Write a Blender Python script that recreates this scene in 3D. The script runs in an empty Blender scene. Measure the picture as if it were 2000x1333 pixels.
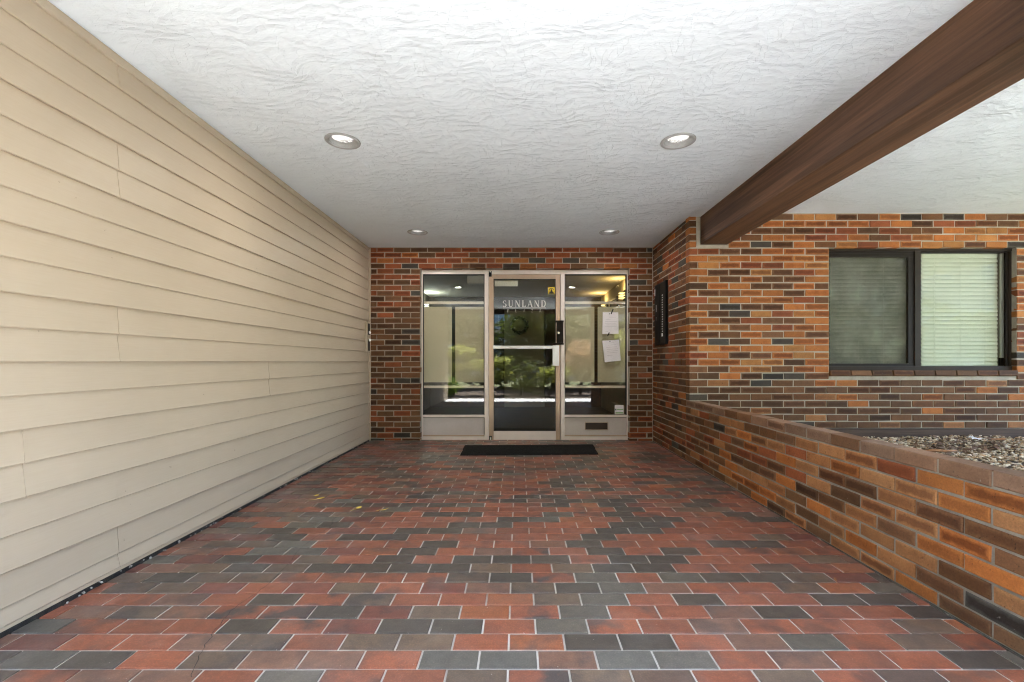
import bpy, bmesh, math, random
import numpy as np
from mathutils import Vector, Matrix

S = bpy.context.scene
COL = S.collection
R = math.radians
rng = random.Random(7)

# ------------------------------------------------------------------ camera
F, VX, VY, H = 895.0, 1011.0, 707.0, 1.06      # focal length (px of a 2000 px frame), vanishing point, eye height
cam_d = bpy.data.cameras.new('camera'); cam = bpy.data.objects.new('camera', cam_d); COL.objects.link(cam)
cam.location = (0, 0, H); cam.rotation_euler = (R(90), 0, 0)
cam_d.sensor_width = 36.0; cam_d.lens = F / 2000 * 36
cam_d.shift_x = (1000 - VX) / 2000; cam_d.shift_y = (VY - 666.5) / 2000
cam_d.clip_start = 0.05; cam_d.clip_end = 2000
S.camera = cam

# ------------------------------------------------------------------ sky, sun, exposure
SUN_EL, SUN_AZ = 64.5, 12.0                     # azimuth measured from -Y towards +X
W = bpy.data.worlds.new('World'); S.world = W; W.use_nodes = True
wn, wl = W.node_tree.nodes, W.node_tree.links
wn.clear()
sky = wn.new('ShaderNodeTexSky'); sky.sky_type = 'NISHITA'; sky.sun_disc = False
sky.sun_elevation = R(SUN_EL); sky.sun_rotation = R(180 - SUN_AZ)
bg = wn.new('ShaderNodeBackground'); bg.inputs['Strength'].default_value = 0.15
wo = wn.new('ShaderNodeOutputWorld')
wl.new(sky.outputs[0], bg.inputs[0]); wl.new(bg.outputs[0], wo.inputs[0])
sd = bpy.data.lights.new('sun', 'SUN'); sd.energy = 5.0; sd.angle = R(0.5); sd.color = (1.0, 0.985, 0.97)
sun = bpy.data.objects.new('sun', sd); COL.objects.link(sun)
dv = Vector((-math.sin(R(SUN_AZ)) * math.cos(R(SUN_EL)), math.cos(R(SUN_AZ)) * math.cos(R(SUN_EL)), -math.sin(R(SUN_EL))))
sun.rotation_euler = dv.to_track_quat('-Z', 'Y').to_euler(); sun.location = (0, -6, 12)
S.view_settings.view_transform = 'Standard'; S.view_settings.look = 'None'
S.view_settings.exposure = 4.15; S.view_settings.gamma = 1.0; S.view_settings.use_curve_mapping = False
S.render.engine = 'CYCLES'
S.cycles.max_bounces = 10; S.cycles.diffuse_bounces = 6; S.cycles.glossy_bounces = 4
S.cycles.transparent_max_bounces = 16; S.cycles.caustics_reflective = False; S.cycles.caustics_refractive = False
S.cycles.use_adaptive_sampling = False; S.cycles.filter_width = 1.1; S.cycles.use_denoising = True; S.cycles.sample_clamp_indirect = 6.0

# ------------------------------------------------------------------ helpers
class MB:
    """collects shapes, builds ONE mesh object"""
    def __init__(s): s.v = []; s.f = []; s.uv = []; s.c = []
    def poly(s, pts, uv=None, col=None):
        b = len(s.v); s.v += [tuple(p) for p in pts]; s.f.append(tuple(range(b, b + len(pts))))
        s.uv.append(uv); s.c.append(col)
    def box(s, x0, x1, y0, y1, z0, z1, ch=0.0):
        if ch <= 0:
            b = len(s.v)
            s.v += [(x0,y0,z0),(x1,y0,z0),(x1,y1,z0),(x0,y1,z0),(x0,y0,z1),(x1,y0,z1),(x1,y1,z1),(x0,y1,z1)]
            for q in ((3,2,1,0),(4,5,6,7),(0,1,5,4),(1,2,6,5),(2,3,7,6),(3,0,4,7)):
                s.f.append(tuple(b+i for i in q)); s.uv.append(None); s.c.append(None)
        else:
            bm = bmesh.new()
            bmesh.ops.create_cube(bm, size=1.0)
            for v in bm.verts:
                v.co = ((x0+x1)/2 + v.co.x*(x1-x0), (y0+y1)/2 + v.co.y*(y1-y0), (z0+z1)/2 + v.co.z*(z1-z0))
            bmesh.ops.bevel(bm, geom=list(bm.edges), offset=ch, segments=2, affect='EDGES', profile=0.6)
            s.bm(bm)
        return s
    def bm(s, bm, mat=None):
        b = len(s.v); bm.verts.index_update()
        for v in bm.verts: s.v.append(tuple((mat @ v.co) if mat else v.co))
        for f in bm.faces:
            s.f.append(tuple(b + v.index for v in f.verts)); s.uv.append(None); s.c.append(None)
        bm.free()
    def tube(s, pts, radii, n=8, cap=True):
        pts = [Vector(p) for p in pts]; rings = []
        for i, p in enumerate(pts):
            t = (pts[min(i+1, len(pts)-1)] - pts[max(i-1, 0)]).normalized()
            a = Vector((0,0,1)) if abs(t.z) < .9 else Vector((1,0,0))
            u = t.cross(a).normalized(); w = t.cross(u)
            r = radii[i] if isinstance(radii, (list, tuple)) else radii
            b = len(s.v)
            for k in range(n):
                q = p + u*math.cos(2*math.pi*k/n)*r + w*math.sin(2*math.pi*k/n)*r
                s.v.append(tuple(q))
            rings.append(b)
        for a, b in zip(rings, rings[1:]):
            for k in range(n):
                s.f.append((a+k, a+(k+1)%n, b+(k+1)%n, b+k)); s.uv.append(None); s.c.append(None)
        if cap:
            s.f.append(tuple(rings[0]+k for k in range(n))[::-1]); s.uv.append(None); s.c.append(None)
            s.f.append(tuple(rings[-1]+k for k in range(n))); s.uv.append(None); s.c.append(None)
        return s
    def lathe(s, prof, c, n=32, close=False):
        """prof: list of (r, z) ; c: centre"""
        b = len(s.v)
        for r, z in prof:
            for k in range(n):
                s.v.append((c[0]+r*math.cos(2*math.pi*k/n), c[1]+r*math.sin(2*math.pi*k/n), c[2]+z))
        m = len(prof)
        for i in range(m-1 + (1 if close else 0)):
            j = (i+1) % m
            for k in range(n):
                s.f.append((b+i*n+k, b+i*n+(k+1)%n, b+j*n+(k+1)%n, b+j*n+k)); s.uv.append(None); s.c.append(None)
        return s
    def disc(s, r, c, n=32, axis='z'):
        pts = []
        for k in range(n):
            a, d = r*math.cos(2*math.pi*k/n), r*math.sin(2*math.pi*k/n)
            pts.append({'z': (c[0]+a, c[1]+d, c[2]), 'y': (c[0]+a, c[1], c[2]+d), 'x': (c[0], c[1]+a, c[2]+d)}[axis])
        s.poly(pts); return s
    def build(s, name, m, parent=None, smooth=False, at=None):
        me = bpy.data.meshes.new(name)
        me.from_pydata(s.v, [], s.f); me.update()
        if any(u is not None for u in s.uv):
            lay = me.uv_layers.new(name='UVMap')
            for p, u in zip(me.polygons, s.uv):
                for k, li in enumerate(p.loop_indices):
                    lay.data[li].uv = u[k] if u else (0.5, 0.5)
        if any(c is not None for c in s.c):
            ca = me.color_attributes.new('col', 'FLOAT_COLOR', 'CORNER')
            for p, c in zip(me.polygons, s.c):
                for li in p.loop_indices: ca.data[li].color = c or (.5,.5,.5,.5)
        bm = bmesh.new(); bm.from_mesh(me); bmesh.ops.recalc_face_normals(bm, faces=bm.faces); bm.to_mesh(me); bm.free()
        if smooth: me.shade_smooth()
        if m: me.materials.append(m)
        o = bpy.data.objects.new(name, me); COL.objects.link(o)
        if parent: o.parent = parent
        if at: o.location = at
        return o

def tag(o, label=None, cat=None, group=None, kind=None):
    if label: o['label'] = label
    if cat: o['category'] = cat
    if group: o['group'] = group
    if kind: o['kind'] = kind
    return o
def thing(name, label, cat, group=None, loc=(0,0,0)):
    o = bpy.data.objects.new(name, None); COL.objects.link(o); o.empty_display_size = .1
    o.location = loc
    return tag(o, label, cat, group)
def struct(o): o['kind'] = 'structure'; return o

# ------------------------------------------------------------------ materials
def mat(name, base=(.5,.5,.5), rough=.6, metal=0.0, spec=0.5):
    m = bpy.data.materials.new(name); m.use_nodes = True
    b = m.node_tree.nodes['Principled BSDF']
    b.inputs['Base Color'].default_value = (*base, 1); b.inputs['Roughness'].default_value = rough
    b.inputs['Metallic'].default_value = metal; b.inputs['Specular IOR Level'].default_value = spec
    return m
class NT:
    def __init__(s, m): s.m = m; s.t = m.node_tree; s.b = s.t.nodes['Principled BSDF']
    def n(s, typ, **kw):
        o = s.t.nodes.new(typ)
        for k, v in kw.items():
            if k.startswith('i_'):
                o.inputs[k[2:].replace('_', ' ')].default_value = v
            else: setattr(o, k, v)
        return o
    def l(s, a, b): s.t.links.new(a, b)
    def math(s, op, a, b=None, c=None, clamp=False):
        o = s.n('ShaderNodeMath', operation=op, use_clamp=clamp)
        for i, x in enumerate((a, b, c)):
            if x is None: continue
            if isinstance(x, (int, float)): o.inputs[i].default_value = x
            else: s.l(x, o.inputs[i])
        return o.outputs[0]
    def mix(s, fac, a, b, blend='MIX'):
        o = s.n('ShaderNodeMix', data_type='RGBA', blend_type=blend)
        for i, x in ((0, fac), (6, a), (7, b)):
            if isinstance(x, (int, float)): o.inputs[i].default_value = x
            elif isinstance(x, tuple): o.inputs[i].default_value = (*x, 1) if len(x) == 3 else x
            else: s.l(x, o.inputs[i])
        return o.outputs[2]
    def ramp(s, x, lo, hi, a=0.0, b=1.0):
        o = s.n('ShaderNodeMapRange', clamp=True); o.inputs[1].default_value = lo; o.inputs[2].default_value = hi
        o.inputs[3].default_value = a; o.inputs[4].default_value = b; s.l(x, o.inputs[0]); return o.outputs[0]
    def pos(s): return s.n('ShaderNodeNewGeometry').outputs['Position']
    def scaled(s, v, sc, rot=(0,0,0)):
        o = s.n('ShaderNodeMapping'); o.inputs['Scale'].default_value = sc; o.inputs['Rotation'].default_value = rot
        s.l(v, o.inputs[0]); return o.outputs[0]
    def noise(s, v, scale, detail=4, rough=.55, out=0):
        o = s.n('ShaderNodeTexNoise'); o.inputs['Scale'].default_value = scale; o.inputs['Detail'].default_value = detail
        o.inputs['Roughness'].default_value = rough; s.l(v, o.inputs['Vector']); return o.outputs[out]
    def bump(s, h, strength, dist, prev=None):
        o = s.n('ShaderNodeBump'); o.inputs['Strength'].default_value = strength; o.inputs['Distance'].default_value = dist
        s.l(h, o.inputs['Height'])
        if prev: s.l(prev, o.inputs['Normal'])
        return o.outputs[0]
    def set(s, inp, x):
        if isinstance(x, (int, float)): s.b.inputs[inp].default_value = x
        else: s.l(x, s.b.inputs[inp])

def piece_colour(N, joined):
    """colour and a random number of each piece, from the object or (joined pieces) from the mesh"""
    if joined:
        a = N.n('ShaderNodeAttribute', attribute_name='col'); return a.outputs['Color'], a.outputs['Alpha']
    a = N.n('ShaderNodeObjectInfo'); return a.outputs['Color'], a.outputs['Alpha']

def brick_mat(name, joined):
    m = mat(name, rough=.82, spec=.25); N = NT(m)
    col, rnd = piece_colour(N, joined)
    P = N.pos()
    uv = N.n('ShaderNodeUVMap').outputs[0]; sp = N.n('ShaderNodeSeparateXYZ'); N.l(uv, sp.inputs[0])
    wob = N.noise(P, 26, 3)
    dx = N.math('MULTIPLY', N.math('MINIMUM', sp.outputs[0], N.math('SUBTRACT', 1.0, sp.outputs[0])), 3.4)
    dy = N.math('MINIMUM', sp.outputs[1], N.math('SUBTRACT', 1.0, sp.outputs[1]))
    d = N.math('ADD', N.math('MINIMUM', dx, dy), N.math('MULTIPLY', N.math('SUBTRACT', wob, .5), .42))
    core = N.ramp(d, .10, .32)
    amt = N.math('MULTIPLY', core, N.ramp(rnd, .15, .85, 0, .95))
    dark = N.mix(1.0, col, (.42, .33, .30), 'MULTIPLY')
    c = N.mix(amt, col, dark)
    blot = N.ramp(N.noise(P, 11, 5, .6), .42, .72)
    c = N.mix(N.math('MULTIPLY', blot, .55), c, N.mix(1.0, c, (.55, .5, .47), 'MULTIPLY'))
    grain = N.noise(P, 120, 4, .75)
    c = N.mix(N.ramp(grain, .40, .68, 0, .65), c, N.mix(1.0, c, (1.55, 1.5, 1.45), 'MULTIPLY'))
    pit = N.ramp(N.noise(P, 85, 2, .5), .66, .74)
    c = N.mix(N.math('MULTIPLY', pit, .7), c, N.mix(1.0, c, (.3, .28, .27), 'MULTIPLY'))
    lime = N.ramp(N.noise(P, 38, 5, .75), .69, .75)
    c = N.mix(N.math('MULTIPLY', lime, .65), c, (.45, .40, .34))
    N.set('Base Color', c)
    h = N.math('ADD', N.math('MULTIPLY', grain, .5), N.math('MULTIPLY', N.noise(P, 40, 4), .8))
    h = N.math('SUBTRACT', h, N.math('MULTIPLY', pit, .6))
    N.set('Normal', N.bump(h, .6, .0025))
    return m
M = {}
M['brick'] = brick_mat('brick', False); M['brick_j'] = brick_mat('brick_joined', True)

def tile_mat(name, joined):
    m = mat(name, rough=.45, spec=.35); N = NT(m)
    col, rnd = piece_colour(N, joined); P = N.pos()
    nb = N.ramp(N.noise(P, 7.5, 3, .5), .46, .60)
    c = N.mix(N.math('MULTIPLY', nb, rnd), col, (.050, .044, .043))
    m2 = N.noise(P, 22, 5, .65)
    c = N.mix(N.ramp(m2, .38, .70, 0, .75), c, N.mix(1.0, c, (.56, .57, .60), 'MULTIPLY'))
    c = N.mix(N.ramp(N.noise(P, 5.5, 4, .6), .42, .70, 0, .7), c, N.mix(1.0, c, (1.25, 1.22, 1.12), 'MULTIPLY'))
    wsp = N.ramp(N.noise(P, 95, 2, .5), .735, .765)
    c = N.mix(N.math('MULTIPLY', wsp, .6), c, (.42, .39, .36))
    g = N.noise(P, 150, 4, .7)
    c = N.mix(N.ramp(g, .48, .72, 0, .75), c, N.mix(1.0, c, (1.7, 1.65, 1.6), 'MULTIPLY'))
    dust = N.ramp(N.noise(P, 2.3, 6, .7), .50, .75)
    sp = N.n('ShaderNodeSeparateXYZ'); N.l(P, sp.inputs[0])
    near_wall = N.ramp(sp.outputs[0], -1.98, -.9, 1, .42)          # the dusty strip swept against the siding
    c = N.mix(N.math('MULTIPLY', N.math('MULTIPLY', dust, near_wall), .38), c, (.30, .28, .27))
    sc = N.ramp(N.noise(N.scaled(P, (9, 3.2, 1), (0, 0, .6)), 9, 6, .8), .70, .78)
    c = N.mix(N.math('MULTIPLY', N.math('MULTIPLY', sc, near_wall), .45), c, (.5, .48, .46))
    c = N.mix(N.ramp(N.noise(P, 1.3, 4, .6), .3, .7, .02, .09), c, (.27, .22, .18))      # worn dust film, also putting the floor's pale sheen into the colour
    N.set('Base Color', c)
    N.set('Roughness', N.ramp(N.noise(P, 5, 5, .65), .3, .75, .28, .55))
    N.set('Normal', N.bump(N.math('ADD', N.math('MULTIPLY', g, .35), m2), .30, .0018))
    return m
M['tile'] = tile_mat('quarry_tile', False); M['tile_j'] = tile_mat('quarry_tile_joined', True)

def noisy(name, a, b, scale, rough=.8, bump=.4, dist=.004, fine=120, spec=.3, metal=0, stretch=(1,1,1)):
    m = mat(name, a, rough, metal, spec); N = NT(m); P = N.scaled(N.pos(), stretch)
    n1 = N.noise(P, scale, 6, .62); n2 = N.noise(P, fine, 3, .65)
    c = N.mix(N.ramp(n1, .32, .70), a, b)
    c = N.mix(N.ramp(n2, .4, .75, 0, .4), c, N.mix(1.0, c, (.72, .71, .70), 'MULTIPLY'))
    N.set('Base Color', c)
    N.set('Normal', N.bump(N.math('ADD', n1, N.math('MULTIPLY', n2, .6)), bump, dist))
    return m
M['mortar'] = noisy('mortar', (.47,.42,.335), (.32,.285,.225), 9, .9, .7, .005, 150)
M['mortar_back'] = noisy('mortar_grey', (.44,.385,.31), (.29,.25,.205), 9, .9, .7, .005, 150)
M['mortar_dark'] = noisy('mortar_weathered', (.33,.295,.24), (.18,.16,.135), 7, .9, .7, .005, 150)
M['grout'] = noisy('grout', (.62,.59,.54), (.30,.27,.24), 3.2, .85, .4, .002, 180)
M['concrete'] = noisy('concrete', (.67,.68,.68), (.60,.61,.61), 3, .9, .4, .003)
M['soil'] = noisy('bark_mulch', (.06,.043,.032), (.13,.10,.078), 18, .95, .9, .03, 60)
M['ground'] = noisy('lawn', (.09,.11,.04), (.16,.15,.08), 1.2, .95, .8, .02, 40)
M['tar'] = noisy('tar', (.012,.012,.011), (.035,.033,.030), 30, .7, .9, .01, 140)
M['dirt'] = noisy('packed_dirt', (.045,.038,.030), (.15,.13,.105), 14, .95, .8, .004)
M['lime'] = noisy('mortar_crumb', (.45,.43,.39), (.25,.23,.2), 40, .9)
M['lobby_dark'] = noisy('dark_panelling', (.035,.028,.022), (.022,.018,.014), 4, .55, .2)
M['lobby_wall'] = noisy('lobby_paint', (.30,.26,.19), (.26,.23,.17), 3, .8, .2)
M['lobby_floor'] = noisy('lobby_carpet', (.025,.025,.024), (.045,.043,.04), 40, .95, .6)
M['render'] = noisy('pale_render', (.50,.48,.45), (.44,.42,.40), 2, .9, .3)
M['bark'] = noisy('bark', (.10,.075,.055), (.05,.038,.03), 25, .95, .9, .02)
M['inner'] = noisy('inner_door_paint', (.30,.31,.24), (.26,.27,.21), 2, .6, .05)
M['room'] = mat('room_paint', (.25,.25,.22), .9)

# stucco of the soffit: overlapping trowel strokes
def stucco(name, base, amp=1.0):
    m = mat(name, base, .85, spec=.2); N = NT(m); P = N.pos()
    wn_ = N.n('ShaderNodeTexNoise'); wn_.inputs['Scale'].default_value = 3.6; wn_.inputs['Detail'].default_value = 1.0
    N.l(P, wn_.inputs['Vector'])
    sub = N.n('ShaderNodeVectorMath', operation='SUBTRACT'); N.l(wn_.outputs['Color'], sub.inputs[0]); sub.inputs[1].default_value = (.5,.5,.5)
    scl = N.n('ShaderNodeVectorMath', operation='SCALE'); N.l(sub.outputs[0], scl.inputs[0]); scl.inputs['Scale'].default_value = .24
    add = N.n('ShaderNodeVectorMath', operation='ADD'); N.l(P, add.inputs[0]); N.l(scl.outputs[0], add.inputs[1])
    hs = None
    for sc, rot, wgt in (((10.5, 17, 1), .5, 1.0), ((19, 29, 1), -.6, .6)):
        v = N.scaled(add.outputs[0], sc, (0, 0, rot))
        vo = N.n('ShaderNodeTexVoronoi', voronoi_dimensions='2D'); vo.inputs['Scale'].default_value = 1.0; N.l(v, vo.inputs['Vector'])
        loc = N.n('ShaderNodeVectorMath', operation='SUBTRACT'); N.l(v, loc.inputs[0]); N.l(vo.outputs['Position'], loc.inputs[1])
        cs = N.n('ShaderNodeVectorMath', operation='SUBTRACT'); N.l(vo.outputs['Color'], cs.inputs[0]); cs.inputs[1].default_value = (.5,1.15,.5)
        dt = N.n('ShaderNodeVectorMath', operation='DOT_PRODUCT'); N.l(loc.outputs[0], dt.inputs[0]); N.l(cs.outputs[0], dt.inputs[1])
        ve = N.n('ShaderNodeTexVoronoi', voronoi_dimensions='2D', feature='DISTANCE_TO_EDGE'); ve.inputs['Scale'].default_value = 1.0; N.l(v, ve.inputs['Vector'])
        sl = N.n('ShaderNodeSeparateXYZ'); N.l(loc.outputs[0], sl.inputs[0])
        side = N.ramp(N.math('ADD', N.math('MULTIPLY', sl.outputs[0], .45), N.math('MULTIPLY', sl.outputs[1], -1.0)), .0, .62)
        lip = N.math('MULTIPLY', side, N.ramp(N.noise(P, 6, 2), .30, .60, .25, 1.0))
        h = N.math('MULTIPLY', N.math('ADD', N.math('MULTIPLY', dt.outputs['Value'], .12), N.math('MULTIPLY', lip, .62)), wgt)
        hs = h if hs is None else N.math('ADD', hs, h)
    fine = N.noise(N.scaled(P, (22, 60, 1)), 1.0, 5, .65)
    hs = N.math('ADD', hs, N.math('MULTIPLY', fine, .45))
    N.set('Normal', N.bump(hs, .72 * amp, .010))
    spk = N.ramp(N.noise(P, 34, 3, .6), .735, .77)
    shade = N.mix(N.ramp(N.noise(P, 1.7, 4), .35, .7, 0, .35), base, tuple(c * .90 for c in base))
    N.set('Base Color', N.mix(N.math('MULTIPLY', spk, .5), shade, (.30, .29, .27)))
    return m
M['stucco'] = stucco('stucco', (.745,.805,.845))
M['stucco_in'] = stucco('stucco_lobby', (.60,.56,.48), .8)

# vinyl siding: faint wood grain running along the boards
def siding(name, base):
    m = mat(name, base, .5, spec=.35); N = NT(m); P = N.pos()
    g = N.noise(N.scaled(P, (1, 2.2, 60)), 3.0, 6, .6); big = N.noise(P, 1.1, 4)
    smut = N.ramp(N.noise(P, 6, 6, .75), .64, .82)
    c = N.mix(N.ramp(big, .35, .7), base, tuple(x * .93 for x in base))
    c = N.mix(N.ramp(g, .3, .7, 0, .3), c, N.mix(1.0, c, (.90, .885, .86), 'MULTIPLY'))
    c = N.mix(N.math('MULTIPLY', smut, .18), c, (.24, .20, .15))
    fly = N.ramp(N.noise(P, 30, 2, .5), .765, .79)
    c = N.mix(N.math('MULTIPLY', fly, .45), c, (.16, .13, .10))
    N.set('Base Color', c); N.set('Normal', N.bump(g, .22, .002))
    N.set('Roughness', N.ramp(g, .3, .7, .42, .58))
    return m
M['siding'] = siding('vinyl_siding', (.430,.348,.258))
M['trim'] = siding('vinyl_trim', (.44,.365,.275))

def wood(name, a, b, axis_scale, rough=.6):
    m = mat(name, a, rough, spec=.3); N = NT(m); P = N.pos()
    g = N.noise(N.scaled(P, axis_scale), 4.0, 7, .62)
    st = N.ramp(N.noise(N.scaled(P, tuple(x * .35 for x in axis_scale)), 3.0, 4), .48, .56)
    g2 = N.noise(N.scaled(P, tuple(x * 4.5 if x > 1 else x * 2.2 for x in axis_scale)), 4.0, 5, .7)
    c = N.mix(N.ramp(g, .3, .72), a, b)
    c = N.mix(N.ramp(g2, .42, .66, 0, .6), c, N.mix(1.0, c, (.58, .54, .52), 'MULTIPLY'))
    c = N.mix(N.math('MULTIPLY', st, .8), c, N.mix(1.0, c, (.48, .45, .43), 'MULTIPLY'))
    N.set('Base Color', c); N.set('Normal', N.bump(N.math('ADD', g, g2), .5, .004)); return m
M['beam'] = wood('stained_beam', (.165,.082,.042), (.088,.044,.025), (9, .35, 9))
M['board'] = wood('weathered_board', (.105,.064,.043), (.068,.043,.030), (.5, 9, 14), .85)
M['fascia'] = wood('fascia', (.11,.055,.035), (.07,.036,.024), (.4, 9, 9))

def brushed(name, base, rough, metal, vertical=True):
    m = mat(name, base, rough, metal); N = NT(m); P = N.pos()
    g = N.noise(N.scaled(P, (40, 40, 1.2) if vertical else (1.2, 40, 40)), 3, 4)
    big = N.noise(P, 6, 4)
    N.set('Base Color', N.mix(N.ramp(big, .35, .7, 0, .5), base, tuple(x * .82 for x in base)))
    N.set('Roughness', N.ramp(g, .3, .7, rough * .8, rough * 1.25)); return m
M['alu'] = brushed('champagne_aluminium', (.78,.68,.61), .42, .25)
M['alu_door'] = brushed('copper_aluminium', (.50,.36,.26), .38, .6)
M['alu_h'] = brushed('champagne_aluminium_rail', (.78,.68,.61), .42, .25, False)
M['spandrel'] = noisy('spandrel_paint', (.60,.53,.49), (.55,.48,.44), 4, .5, .1)
M['silver'] = brushed('satin_silver', (.85,.85,.82), .45, .15, False)
M['bronze'] = noisy('dark_bronze', (.018,.013,.009), (.013,.010,.007), 12, .55, .1, spec=.12)
M['slot'] = noisy('slot_flap', (.060,.042,.032), (.045,.032,.024), 12, .5, .1, spec=.2)
M['bronze_lite'] = noisy('bronze_frame', (.034,.025,.017), (.026,.019,.013), 10, .55, .1, spec=.12)
M['black'] = mat('black_plastic', (.006,.006,.006), .45, spec=.15)
M['rubber'] = mat('black_gasket', (.012,.011,.010), .6)
M['white_metal'] = noisy('white_enamel', (.62,.62,.60), (.55,.55,.53), 20, .4, .05)
M['white_bright'] = noisy('warm_white_case', (.85,.83,.76), (.80,.78,.70), 20, .4, .03)
M['trim_metal'] = noisy('grey_enamel', (.36,.36,.355), (.31,.31,.30), 20, .4, .05)
M['chrome'] = mat('chrome_knob', (.75,.72,.66), .2, .9)
M['paper'] = noisy('paper', (.80,.76,.77), (.74,.70,.71), 8, .9, .1)
M['ink'] = mat('grey_print', (.48,.45,.46), .9)
M['ink_dark'] = mat('dark_print', (.02,.02,.02), .7)
M['tape'] = mat('black_tape', (.015,.014,.013), .5)
M['letters'] = mat('silver_vinyl', (.66,.63,.55), .5)
M['yellow'] = mat('yellow_vinyl', (.72,.52,.02), .5)
M['cream_board'] = noisy('cream_board', (.64,.58,.45), (.59,.535,.41), 2, .85, .05)
M['blind'] = noisy('blind_slat', (.68,.69,.60), (.64,.65,.565), 5, .5, .02)
M['leaf_y'] = mat('yellow_leaf', (.60,.44,.07), .6)
M['leaf_b'] = noisy('dry_leaf', (.34,.15,.05), (.20,.09,.04), 30, .8, .3)
M['leaf_d'] = noisy('brown_leaf', (.10,.055,.035), (.16,.09,.055), 30, .8, .3)
M['plastic'] = mat('clear_wrapper', (.80,.80,.82), .25)

def mat_mat():
    m = mat('mat_fibre', (.012,.012,.012), .95, spec=.1); N = NT(m); P = N.pos()
    n = N.noise(P, 120, 4, .75)
    c = N.mix(N.ramp(n, .45, .75), (.009,.009,.009), (.05,.048,.043))
    c = N.mix(N.ramp(N.noise(P, 75, 3, .7), .70, .78, 0, .6), c, (.28, .22, .16))
    N.set('Base Color', c); N.set('Normal', N.bump(n, 1.0, .012)); return m
M['mat'] = mat_mat()
def pebble_mat():
    m = mat('pebble', (.3,.27,.24), .8, spec=.3); N = NT(m)
    a = N.n('ShaderNodeAttribute', attribute_name='col'); P = N.pos()
    c = N.mix(N.ramp(N.noise(P, 90, 3), .35, .75, 0, .5), a.outputs['Color'], N.mix(1.0, a.outputs['Color'], (.6,.58,.56), 'MULTIPLY'))
    N.set('Base Color', c); return m
M['pebble'] = pebble_mat()
def emis(name, col, e, base=(.8,.8,.8)):
    m = mat(name, base, .5); b = m.node_tree.nodes['Principled BSDF']
    b.inputs['Emission Color'].default_value = (*col, 1); b.inputs['Emission Strength'].default_value = e; return m
def lens_mat():
    m = emis('lit_lens', (1,.98,.94), .045); N = NT(m); P = N.pos()
    bugs = N.ramp(N.noise(P, 55, 4, .7), .46, .53)
    sp = N.n('ShaderNodeTexCoord'); s2 = N.n('ShaderNodeSeparateXYZ'); N.l(sp.outputs['Object'], s2.inputs[0])
    where = N.ramp(s2.outputs[1], -.02, .05)
    k = N.math('MULTIPLY', bugs, where)
    N.set('Base Color', N.mix(k, (.85,.85,.83), (.05,.04,.03)))
    N.set('Emission Color', N.mix(k, (1,.98,.94), (.02,.02,.015))); return m
M['lens'] = lens_mat()
def glass(name, ior=1.55, tint=(1,1,1)):
    m = bpy.data.materials.new(name); m.use_nodes = True; t = m.node_tree; t.nodes.clear()
    o = t.nodes.new('ShaderNodeOutputMaterial'); mx = t.nodes.new('ShaderNodeMixShader')
    tr = t.nodes.new('ShaderNodeBsdfTransparent'); tr.inputs[0].default_value = (*tint, 1)
    gl = t.nodes.new('ShaderNodeBsdfGlossy'); gl.inputs['Roughness'].default_value = 0.0
    lw = t.nodes.new('ShaderNodeLayerWeight'); pw_ = t.nodes.new('ShaderNodeMath'); pw_.operation = 'POWER'; pw_.inputs[1].default_value = 5
    f0 = ((ior - 1) / (ior + 1)) ** 2
    ma = t.nodes.new('ShaderNodeMath'); ma.operation = 'MULTIPLY_ADD'; ma.inputs[1].default_value = 1 - f0; ma.inputs[2].default_value = f0
    t.links.new(lw.outputs['Facing'], pw_.inputs[0]); t.links.new(pw_.outputs[0], ma.inputs[0]); t.links.new(ma.outputs[0], mx.inputs[0]); t.links.new(tr.outputs[0], mx.inputs[1]); t.links.new(gl.outputs[0], mx.inputs[2])
    t.links.new(mx.outputs[0], o.inputs[0]); return m
M['glass'] = glass('plate_glass', 1.54, (.93,.93,.89))
M['glass_win'] = glass('window_glass', 1.42, (.93,.945,.90))
def screen_mat():
    m = bpy.data.materials.new('insect_mesh'); m.use_nodes = True; t = m.node_tree; t.nodes.clear()
    o = t.nodes.new('ShaderNodeOutputMaterial'); mx = t.nodes.new('ShaderNodeMixShader'); mx.inputs[0].default_value = .60
    tr = t.nodes.new('ShaderNodeBsdfTransparent'); d = t.nodes.new('ShaderNodeBsdfDiffuse')
    g = t.nodes.new('ShaderNodeNewGeometry'); n = t.nodes.new('ShaderNodeTexNoise'); n.inputs['Scale'].default_value = 5; n.inputs['Detail'].default_value = 5
    r = t.nodes.new('ShaderNodeMapRange'); r.inputs[1].default_value = .3; r.inputs[2].default_value = .7; r.inputs[3].default_value = .27; r.inputs[4].default_value = .42
    t.links.new(g.outputs['Position'], n.inputs['Vector']); t.links.new(n.outputs[0], r.inputs[0]); t.links.new(r.outputs[0], mx.inputs[0])
    d.inputs[0].default_value = (.10,.095,.072,1)
    t.links.new(tr.outputs[0], mx.inputs[1]); t.links.new(d.outputs[0], mx.inputs[2]); t.links.new(mx.outputs[0], o.inputs[0]); return m
M['screen'] = screen_mat()
def leafm(name, a, b):
    m = mat(name, a, .6, spec=.3); N = NT(m); P = N.pos()
    c = N.mix(N.ramp(N.noise(P, 7, 4), .35, .65), a, b); N.set('Base Color', c)
    tr = N.n('ShaderNodeBsdfTranslucent'); N.l(N.mix(1.0, c, (1.5, 1.6, .8), 'MULTIPLY'), tr.inputs[0])
    mx = N.n('ShaderNodeMixShader'); mx.inputs[0].default_value = .45
    out = next(n for n in N.t.nodes if n.type == 'OUTPUT_MATERIAL')
    N.l(N.b.outputs[0], mx.inputs[1]); N.l(tr.outputs[0], mx.inputs[2]); N.l(mx.outputs[0], out.inputs[0]); return m
M['fol_dark'] = leafm('dark_foliage', (.05,.065,.02), (.09,.105,.03))
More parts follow.
